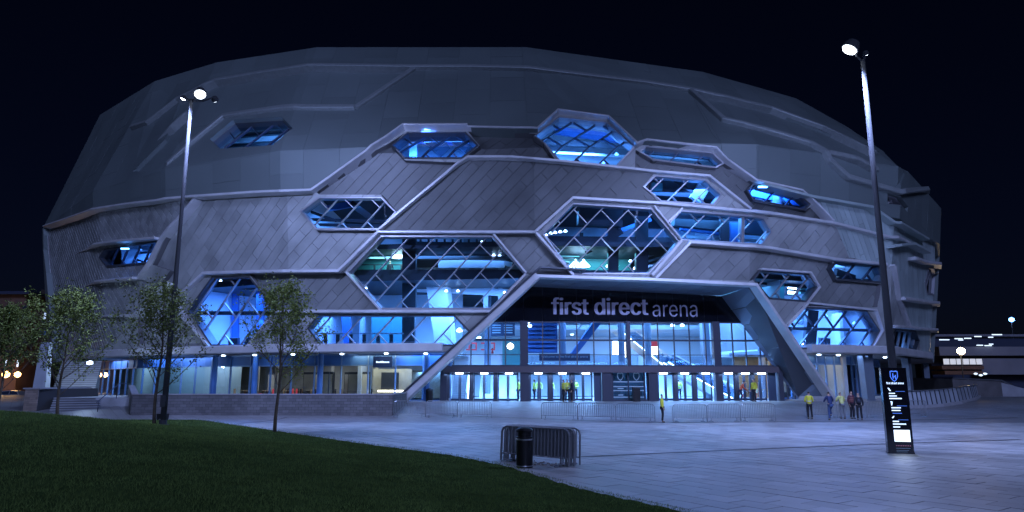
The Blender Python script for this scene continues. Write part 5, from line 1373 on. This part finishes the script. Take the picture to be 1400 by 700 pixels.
# ------------------------------------------------------------------ people
SKIN_M = mat('skin', (.45, .28, .20), .6)
def skin(name, chains, material, parent, sub=1):
    """chains: list of (list of (point, radius or (rx, ry)), attach index or None); grown with a Skin modifier into one surface"""
    vs = []; es = []; rs = []; named = {}
    for ch in chains:
        prev = None
        for it in ch:
            if isinstance(it, str): prev = named[it]; continue
            key = it[2] if len(it) > 2 else None
            vs.append(it[0]); rs.append(it[1]); i = len(vs)-1
            if prev is not None: es.append((prev, i))
            prev = i
            if key: named[key] = i
    me = bpy.data.meshes.new(name); me.from_pydata(vs, es, []); me.update()
    o = bpy.data.objects.new(name, me); COL.objects.link(o)
    md = o.modifiers.new('s', 'SKIN'); md.use_smooth_shade = True
    for i, r in enumerate(rs):
        sv = me.skin_vertices[0].data[i]; sv.radius = r if isinstance(r, tuple) else (r, r); sv.use_root = (i == 0)
    if sub: o.modifiers.new('u', 'SUBSURF').levels = sub
    bpy.context.view_layer.update(); dg = bpy.context.evaluated_depsgraph_get()
    m2 = bpy.data.meshes.new_from_object(o.evaluated_get(dg)); bpy.data.objects.remove(o)
    m2.materials.clear(); m2.materials.append(material)
    r = bpy.data.objects.new(name, m2); COL.objects.link(r); r.parent = parent; return r
HAIRS = {}
def person(label, px_, py_, rz, top, legs_, pose='stand', h=1.76, hair=(.03, .02, .015), at=None, bag=False, group=None, shoes=(.02, .02, .02), bald=False, vest=False, stripe=False):
    p = at if at is not None else atG(px_, py_)
    e = empty('person', label, 'person', p, rz, group); k = h/1.76; e.scale = (k, k, k)
    # joints, facing -Y
    lean = {'stand': 0, 'lean': .33, 'bend': .50, 'prop': .26, 'walk': .04}[pose]
    pel = Vector((0, 0, .94)); 
    def up(z, x=0, y=0):        # point on the upper body, hinged at the pelvis
        zz = z-.94; c, s = math.cos(lean), math.sin(lean)
        return Vector((x, -zz*s+y*c, .94+zz*c+y*s*.0))
    chest, waist, nb_, nk, hd, ht = up(1.30), up(1.08), up(1.47), up(1.53), up(1.64, 0, -.02), up(1.74)
    arms = {}
    for s in (-1, 1):
        sh = up(1.42, .185*s)
        if pose == 'stand': el = up(1.14, .25*s, .03); wr = up(.90, .25*s, -.08)
        elif pose == 'walk': el = up(1.14, .24*s, .06*s); wr = up(.92, .24*s, -.12+.16*s)
        elif pose in ('lean', 'prop'): el = up(1.16, .27*s, -.20); wr = Vector((.16*s, up(1.2).y-.42, 1.14))
        else: el = up(1.18, .24*s, -.16); wr = Vector((.12*s, -.58, .92))
        if vest == 'fold' : el = up(1.13, .26*s, -.05); wr = up(1.13, .05*s, -.22)
        arms[s] = (sh, el, wr)
    lg = {}
    for s in (-1, 1):
        hip = Vector((.095*s, 0, .90))
        kn = Vector((.11*s, -.03, .49)); an = Vector((.12*s, .02, .09))
        if pose == 'walk': kn = Vector((.10*s, -.10*s-.03, .50)); an = Vector((.10*s, -.22*s, .10))
        if pose == 'prop' and s == -1: kn = Vector((-.12, -.34, .66)); an = Vector((-.13, -.26, .33))
        if pose == 'bend': kn = Vector((.12*s, -.12, .49))
        lg[s] = (hip, kn, an)
    body = [[(pel, (.13, .10), 'pel'), (waist, (.125, .09)), (chest, (.15, .105), 'ch'), (nb_, (.075, .07), 'nb'), (nk, .052), (hd-Vector((0, 0, .03)), (.075, .085)), (hd+Vector((0, 0, .035)), (.078, .095)), (ht, (.045, .06))]]
    for s in (-1, 1):
        sh, el, wr = arms[s]; d = (wr-el).normalized(); side = Vector((-s, 0, 0)); side = (side-d*side.dot(d)).normalized()
        palm = wr+d*.06
        body.append(['nb', (sh, .06), (el, .042), (wr, (.027, .022)), (palm, (.036, .016), 'p%d' % s)])
        n_ = d.cross(side)
        for q, ln in enumerate((.070, .078, .072, .058)):
            off = n_*(.024-.016*q); body.append(['p%d' % s, (palm+d*.035+off, .0095), (palm+d*(.035+ln*.55)+off*1.15+side*.006, .0085), (palm+d*(.035+ln*.95)+off*1.2+side*.022, .007)])
        body.append(['p%d' % s, (palm-d*.01+n_*.032, .010), (palm+d*.025+n_*.05+side*.012, .008)])
        hip, kn, an = lg[s]
        body.append(['pel', (hip, .088), (kn, .055), (an, (.038, .042)), (an+Vector((0, -.08, -.055)), (.038, .026)), (an+Vector((0, -.16, -.065)), (.034, .018))])
    body.append(['nb', (nb_+Vector((0, 0, .002)), .07)]) if False else None
    skin('body', body, SKIN_M, e)
    tm = mat('cloth_%.2f_%.2f_%.2f' % top, top, .8, noise=.1, nscale=8); lm = mat('cloth_%.2f_%.2f_%.2f' % legs_, legs_, .85, noise=.1, nscale=8)
    jk = [[(pel+Vector((0, 0, -.05)), (.155, .125), 'r'), (waist, (.155, .118)), (chest, (.175, .128), 'c'), (nb_+(nb_-chest)*.03, (.085, .08), 'nb')]]
    for s in (-1, 1):
        sh, el, wr = arms[s]; jk.append(['nb', (sh, .080), (el, .060), (wr-(wr-el)*.06, .046)])
    jo = skin('jacket', jk, tm, e)
    tr_ = [[(pel, (.135, .108), 'r')]]
    for s in (-1, 1):
        hip, kn, an = lg[s]; tr_.append(['r', (hip, .098), (kn, .072), (an+Vector((0, 0, .0)), .062)])
    skin('trousers', tr_, lm, e)
    for s in (-1, 1):
        hip, kn, an = lg[s]; f0 = an+Vector((0, .03, -.05)); skin('shoe', [[(f0, (.045, .038)), (f0+Vector((0, -.1, -.0)), (.046, .035)), (f0+Vector((0, -.2, -.012)), (.042, .024))]], mat('shoe_leather', (.02, .02, .02), .5), e)
    if not bald:
        hm = mat('hair_%.2f_%.2f_%.2f' % hair, hair, .8)
        skin('hair', [[(hd+Vector((0, .045, -.02)), (.068, .05)), (hd+Vector((0, .025, .05)), (.088, .088)), (ht+Vector((0, .005, .012)), (.060, .075))]], hm, e)
    if vest:
        bm_ = mat('reflective_tape', (.7, .72, .7), .3, .3)
        z0_ = waist+(chest-waist)*.3; ax = (chest-waist).normalized(); mb = MB(); n = 16; rx_, ry_ = .166, .126
        ring = lambda o, r: [o+Vector((math.cos(2*math.pi*q/n)*rx_*r, math.sin(2*math.pi*q/n)*ry_*r, 0)) for q in range(n)]
        A_, B_ = ring(z0_-ax*.025, 1.04), ring(z0_+ax*.025, 1.04)
        for q in range(n): mb.poly([A_[q], A_[(q+1) % n], B_[(q+1) % n], B_[q]])
        lb(mb, 'reflective_band', bm_, e)
    if bag:
        mb = MB(); c = chest+Vector((0, .19, -.06)); skin('backpack', [[(c+Vector((0, 0, -.16)), (.14, .07)), (c, (.15, .09)), (c+Vector((0, 0, .14)), (.12, .07))]], mat('bag_cloth', (.03, .035, .05), .8), e)
    if stripe:
        mb = MB(); c = chest+Vector((0, -.0, .0))
        for q in range(3):
            A_ = [waist+(chest-waist)*(.1+q*.45)+Vector((math.cos(t)*.178, math.sin(t)*.13, 0)) for t in [2*math.pi*w/16 for w in range(16)]]
            for w in range(16): mb.poly([A_[w], A_[(w+1) % 16], A_[(w+1) % 16]+uz*.05, A_[w]+uz*.05])
        lb(mb, 'check_bands', mat('pale_red_check', (.35, .14, .12), .8), e)
    return e
YEL = (.62, .60, .05); HV = (.70, .78, .12)
person('person in a yellow jacket and black trousers standing alone at the gap between barriers', 906, 577.5, R(75), YEL, (.015, .015, .02), 'stand', 1.70)
person('person in a yellow jacket at the left end of the leaning group, back to us', 1108, 573, R(170), YEL, (.015, .015, .02), 'stand', 1.76, vest='fold')
person('person in dark blue jumper and jeans propping one foot on the barrier', 1137, 574.5, R(182), (.02, .035, .11), (.05, .09, .20), 'prop', 1.80)
person('person in a yellow top and grey trousers leaning on the barrier, back to us', 1153, 572.5, R(178), (.60, .62, .22), (.16, .17, .19), 'lean', 1.74, bald=False, hair=(.25, .2, .15))
person('person in a dark red checked shirt turned sideways at the barrier', 1166, 572.5, R(20), (.10, .03, .05), (.02, .02, .03), 'stand', 1.78, vest='', stripe=True)
person('person in black with a backpack, rightmost of the group at the barrier', 1176, 574.5, R(165), (.015, .015, .025), (.015, .015, .02), 'stand', 1.72, bag=True, bald=True)
pd = lambda px_, off: gp(onG(px_, 530)[0], GF-.03, off)
person('person in orange red jacket bending forward by the right hand doors', 0, 0, R(70), (.60, .10, .05), (.02, .03, .07), 'bend', 1.72, at=pd(1006, 1.1))
person('person in yellow jacket and dark trousers beside the one in orange red', 0, 0, R(-60), YEL, (.015, .015, .03), 'stand', 1.80, at=pd(1021, 1.7))
person('person in yellow jacket standing outside the doors, left of the huddled trio', 0, 0, R(100), (.50, .50, .06), (.01, .01, .02), 'stand', 1.78, at=pd(768, 1.9))
person('person in a pale yellow vest in the middle of the huddled trio by the doors', 0, 0, R(10), HV, (.01, .01, .02), 'stand', 1.80, at=pd(773.5, 1.5), vest='fold')
person('person in dark clothes at the right of the huddled trio by the doors', 0, 0, R(-80), (.02, .02, .04), (.01, .01, .02), 'stand', 1.76, at=pd(779, 1.8))
ing = 'stewards in pale yellow vests inside the glass doors'
for (px_, off, rz, lab_) in ((731, -1.2, 80, 'person in a pale vest just inside the doors, nearest the big left column'), (740, -4.5, 0, 'person in a pale yellow vest far inside, seen through the fourth pair of doors'), (758, -4.5, 10, 'person in a pale yellow vest inside, just left of the huddled trio'),
                     (792, -3.5, -5, 'person in a pale yellow vest inside with hands folded, right of the huddled trio'), (709, -2.5, -70, 'person in a pale vest inside, half hidden behind the big left column'), (941, -3.2, 180, 'person in a pale yellow vest inside, under the letter a of arena, back to us')):
    person(lab_, 0, 0, R(rz), HV, (.015, .02, .05), 'stand', 1.78, at=pd(px_, off), vest='fold' if px_ == 792 else True, group=ing)
person('person in yellow beside the far right slanting column under the ring', 1274, 528, R(90), YEL, (.02, .02, .02), 'stand', 1.75, at=Vector((*S(U(1266, 480), ZB, -2.2).xy, 1.0)))
person('person in red and blue walking on the upper gallery behind the glass', 0, 0, R(90), (.40, .04, .06), (.03, .06, .2), 'walk', 1.75, at=Vector((-1.75, 64.9, 3.86)) if False else Vector((-1.9, 66.6, 3.86)))
pq = S(*pix(533, 371, -4.6), -4.6)
person('person standing at the rail in the teal room behind the big left hexagon window', 0, 0, R(0), (.02, .02, .03), (.02, .02, .03), 'stand', 1.75, at=Vector((pq.x, pq.y, z2)))
person('distant person in black crouching over the railing on the far right ramp', 0, 0, R(-30), (.012, .012, .016), (.012, .012, .016), 'lean', 1.7, at=Vector((*atZ(1341, 541, .4).xy, .42)))

# ------------------------------------------------------------------ right-hand ramp and background
def curve_pts(pxs, z=0.0): return [atZ(x, y, z) for x, y in pxs]
rail_px = [(1238, 558), (1262, 557.5), (1288, 555.5), (1312, 552), (1330, 547.5), (1338, 543)]
rp = [atG(*p) for p in rail_px]
fine = []
for a, b in zip(rp, rp[1:]):
    for k in range(4): fine.append(a.lerp(b, k/4))
fine.append(rp[-1])
re_ = empty('curved_railing', 'low curving railing of leaning metal fins round the foot of the right ramp', 'railing', fine[0])
HR = 1.25
mb = MB(); mb.tube([p+uz*HR for p in fine], .04, 6); mb.build('top_rail', M_STEEL, re_)
mb = MB()
for a, b in zip(fine, fine[1:]): mb.obox((a+b)/2+uz*.08, b-a, (b-a).cross(uz), uz, (b-a).length/2, .2, .12)
mb.build('kerb', M_CONC, re_)
for k, (a, b) in enumerate(zip(fine, fine[1:])):
    d = (b-a); n = d.cross(uz).normalized(); mb = MB(); mb.poly([a+uz*.2, b+uz*.2, b+uz*1.2-n*.12, a+uz*1.2-n*.12]); mb.build('mesh_panel', M_GREYP, re_)
    mb = MB(); mb.obox(a+uz*.65-n*.06, d, n, uz-n*.12, .03, .05, .55); mb.build('fin', M_DARK, re_)
ramp = empty('ramp', 'dark sided ramp rising behind the curved railing on the right', 'ramp', atZ(1305, 545, 0))
q0, q1, q2 = atY(1305, 545, 74), atY(1372, 548, 74), atY(1398, 548, 74)
mb = MB(); mb.prism([(q0.x, 74, .0), (q1.x, 74, 0), (q1.x+4, 78, 0), (q0.x, 84, 0)], [(q0.x, 74, atY(1305, 518, 74).z), (q1.x, 74, atY(1372, 521, 74).z), (q1.x+4, 78, 2.2), (q0.x, 84, 2.9)]); mb.build('parapet', mat('ramp_wall', (.13, .12, .12), .5, .2, noise=.2, nscale=1), ramp)
mb = MB(); mb.tube([(q0.x, 73.9, atY(1305, 517, 74).z), (q1.x, 73.9, atY(1372, 520, 74).z), (q2.x+1, 74, 1.0)], .07, 6); mb.build('handrail', M_STEEL, ramp)
mb = MB(); mb.prism([(q1.x, 74, 0), (q2.x+3, 72, 0), (q2.x+3, 75, 0), (q1.x, 78, 0)], [(q1.x, 74, 2.3), (q2.x+3, 72, .6), (q2.x+3, 75, .6), (q1.x, 78, 2.2)]); mb.build('lower_parapet', M_CONC, ramp)
# leaves/fins reflecting on the paving are light only; car park building
YB = 130
def bx(name, x0, y0, x1, y1, Y, dep, m, parent): 
    a, b = atY(x0, y1, Y), atY(x1, y0, Y); mb = MB(); mb.box(a.x, Y, a.z, b.x, Y+dep, b.z); return mb.build(name, m, parent)
M_FASC = mat('deck_fascia', (.22, .22, .25), .7, emit=None, noise=.15, nscale=.2); M_BRN = mat('brown_brick', (.16, .09, .06), .9, noise=.2, nscale=.4); M_NAVY = mat('navy_cladding', (.03, .04, .08), .7)
dk = empty('deck_building', 'long low white banded building behind the ramp at the right edge', 'building', atY(1340, 520, YB))
bx('wall', 1278, 487, 1440, 540, YB+4, 10, M_NAVY, dk); bx('fascia', 1285, 474, 1440, 486, YB, 2, M_FASC, dk); bx('wall_panel', 1343, 490, 1440, 512, YB+1, 2, M_FASC, dk)
bx('canopy', 1288, 500, 1345, 505, YB-4, 4, M_BRN, dk); bx('canopy', 1292, 507, 1343, 512, YB-4, 4, M_BRN, dk); bx('upper_band', 1278, 463, 1440, 466, YB+12, 2, M_NAVY, dk); bx('roof_deck', 1278, 457, 1440, 460, YB+14, 2, M_FASC, dk)
bx('parapet', 1278, 466, 1440, 474, YB+6, 2, M_NAVY, dk)
M_WL = mat('window_lit_white', (.9, .9, .8), .5, emit=(.9, .92, 1), es=.5)
for x in range(1290, 1336, 9): f_ = bx('window', x, 490, x+8, 499, YB+.6, .2, M_FRAME, dk); bx('pane', x+.6, 490.6, x+7.4, 498.2, YB+.5, .08, M_WL, f_)
for x0, x1, y in ((1285, 1298, 464.5), (1306, 1316, 463), (1319, 1328, 462.5), (1333, 1342, 460), (1352, 1358, 461), (1357, 1370, 457.5), (1336, 1344, 472), (1347, 1356, 472.5), (1353, 1358, 470.5), (1311, 1317, 464.8)): bx('strip_light', x0, y-.6, x1, y+.6, YB-.5, .2, M_WHITEM, dk)
def far_lamp(label, px_, py_, Y, m, r, col, en, pole=True):
    p = atY(px_, py_, Y); e = empty('street_light', label, 'street light', (p.x, Y, 0)); mb = MB(); mb.lathe(p, [(r*.3, -r), (r, -r*.4), (r, r*.4), (r*.3, r)], 10); mb.build('lantern', m, e)
    if pole: mb = MB(); mb.tube([(p.x, Y+.2, 0), (p.x, Y+.2, p.z)], .09, 6); mb.build('pole', M_DARK, e)
    lamp('street_lamp', 'POINT', (p.x, Y-1, p.z), en, col, e, radius=.3)
M_SOD = mat('lamp_sodium', (1, .7, .4), .5, emit=(1, .72, .42), es=40); M_SODF = mat('lamp_amber', (1, .6, .2), .5, emit=(1, .55, .18), es=14)
far_lamp('glaring warm street light between the arena and the deck building', 1314, 480, 112, M_SOD, .55, (1, .75, .45), 600)
far_lamp('small blue white light high over the deck building roof', 1383, 437, 150, M_LAMPB, .5, (.4, .55, 1), 300)
bx('light_core', 1381.6, 435.7, 1384.2, 438.3, 149, .3, M_FLOOD, SC.objects['street_light.001'])
for x, y, wh in ((1334, 511, 'leftmost'), (1341, 513, 'middle and lowest'), (1347, 511, 'rightmost')):
    p = atY(x, y, 105); e = empty('vehicle_light', wh+' of three tiny blue white lamps low before the deck building', 'lamp', p, group='small lamps low in front of the deck building'); mb = MB(); mb.lathe(p, [(.1, -.15), (.3, 0), (.1, .15)], 8); mb.build('lens', M_WHITEM, e)
bb_ = empty('brick_building', 'dark brown brick office block with a lit window row at the far left', 'building', atY(20, 520, 95))
M_WB = mat('window_lit_blue', (.5, .65, 1), .5, emit=(.55, .72, 1), es=.9); M_WD = mat('window_dark', (.03, .04, .06), .2)
bx('wall', -60, 402, 37, 552, 95, 20, M_BRN, bb_); bx('wall', 37, 396, 70, 552, 99, 20, mat('dark_brick', (.05, .035, .03), .9), bb_); bx('roof', -60, 398, 40, 402, 94, 20, M_NAVY, bb_); bx('string_course', -60, 446, 36, 448, 94.8, .3, M_FASC, bb_)
for x in range(39, 66, 5): w_ = bx('window', x, 427, x+4.4, 437, 98.7, .2, M_FRAME, bb_); bx('pane', x+.5, 427.6, x+3.9, 436.4, 98.6, .06, M_WB, w_)
for x in range(39, 66, 5): w_ = bx('window', x, 450, x+4.4, 459, 98.7, .2, M_FRAME, bb_); bx('pane', x+.5, 450.6, x+3.9, 458.4, 98.6, .06, M_BLUEP, w_)
for y in (418, 432, 462, 480):
    for x in range(-30, 34, 12): w_ = bx('window', x, y, x+8, y+8, 94.7, .2, M_FRAME, bb_); bx('pane', x+.6, y+.8, x+7.4, y+7.2, 94.6, .06, M_WD, w_)
for x in (6, 22): w_ = bx('window', x, 492, x+4, 502, 94.7, .2, M_FRAME, bb_); bx('pane', x+.5, 492.5, x+3.5, 501.5, 94.6, .06, M_WHITEM, w_)
far_lamp('left one of two amber lights under the brick building', 8, 512, 92, M_SODF, .42, (1, .6, .25), 150, False)
far_lamp('right one of two amber lights under the brick building', 24, 512, 92, M_SODF, .36, (1, .6, .25), 120, False)
# parked car
def car(label, x, y, z, rz, col):
    e = empty('parked_car', label, 'car', (x, y, z), rz); m = mat('silver_car_paint', col, .3, .6)
    prof = [(-2.05, .35), (-2.1, .62), (-2.0, .92), (-1.55, 1.0), (-1.15, 1.40), (-.2, 1.50), (.55, 1.42), (1.15, 1.0), (1.85, .88), (2.05, .70), (2.08, .35)]
    mb = MB(); n = len(prof); w = .86
    A_ = [(px_, -w*(1 if z_ < 1.02 else .80), z_) for px_, z_ in prof]; B_ = [(px_, w*(1 if z_ < 1.02 else .80), z_) for px_, z_ in prof]
    for k in range(n): j = (k+1) % n; mb.poly([A_[k], A_[j], B_[j], B_[k]])
    lo = [k for k in range(n) if prof[k][1] < 1.02]; mb.poly([A_[k] for k in lo]); mb.poly([B_[k] for k in reversed(lo)])
    hi = [3, 4, 5, 6, 7]; mb.poly([A_[k] for k in hi]); mb.poly([B_[k] for k in reversed(hi)]); lb(mb, 'body', m, e)
    for sy in (-1, 1):
        for pts in ([(-1.38, 1.03), (-1.08, 1.34), (-.35, 1.42), (-.35, 1.03)], [(-.27, 1.03), (-.27, 1.42), (.50, 1.36), (.95, 1.03)]):
            g = MB(); g.poly([(a, sy*(.865 if b < 1.1 else .74), b) for a, b in pts]); lb(g, 'side_window', M_WD, e)
        for wx in (-1.3, 1.3):
            t = MB(); t.tube([(wx, sy*.70, .32), (wx, sy*.885, .32)], .32, 18); ty = lb(t, 'tyre', M_BIN, e)
            t = MB(); t.tube([(wx, sy*.88, .32), (wx, sy*.90, .32)], .20, 12); lb(t, 'rim', M_STEEL, ty)
        hl = MB(); hl.box(1.92, sy*.62-.15, .68, 2.07, sy*.62+.15, .82); lb(hl, 'headlight', M_GREYP, e)
        hl = MB(); hl.box(-2.1, sy*.65-.12, .75, -1.98, sy*.65+.12, .95); lb(hl, 'tail_light', M_RED, e)
    return e
cp = atZ(14, 551, -.1); car('silver hatchback parked beyond the grass at the left edge', cp.x, cp.y, -.12, R(180), (.45, .47, .50))
b4 = atY(214, 566, 44); b4e = empty('floodlight_box', 'small black ground floodlight at the foot of the block wall', 'lamp', (b4.x, 44.6, 0)); mb = MB(); mb.box(b4.x-.25, 44.5, .12, b4.x+.4, 44.8, .45); mb.build('housing', M_BIN, b4e)
for s in (-.2, .35): mb = MB(); mb.box(b4.x+s-.03, 44.55, -.0, b4.x+s+.03, 44.75, .12); mb.build('bracket', M_DARK, b4e)
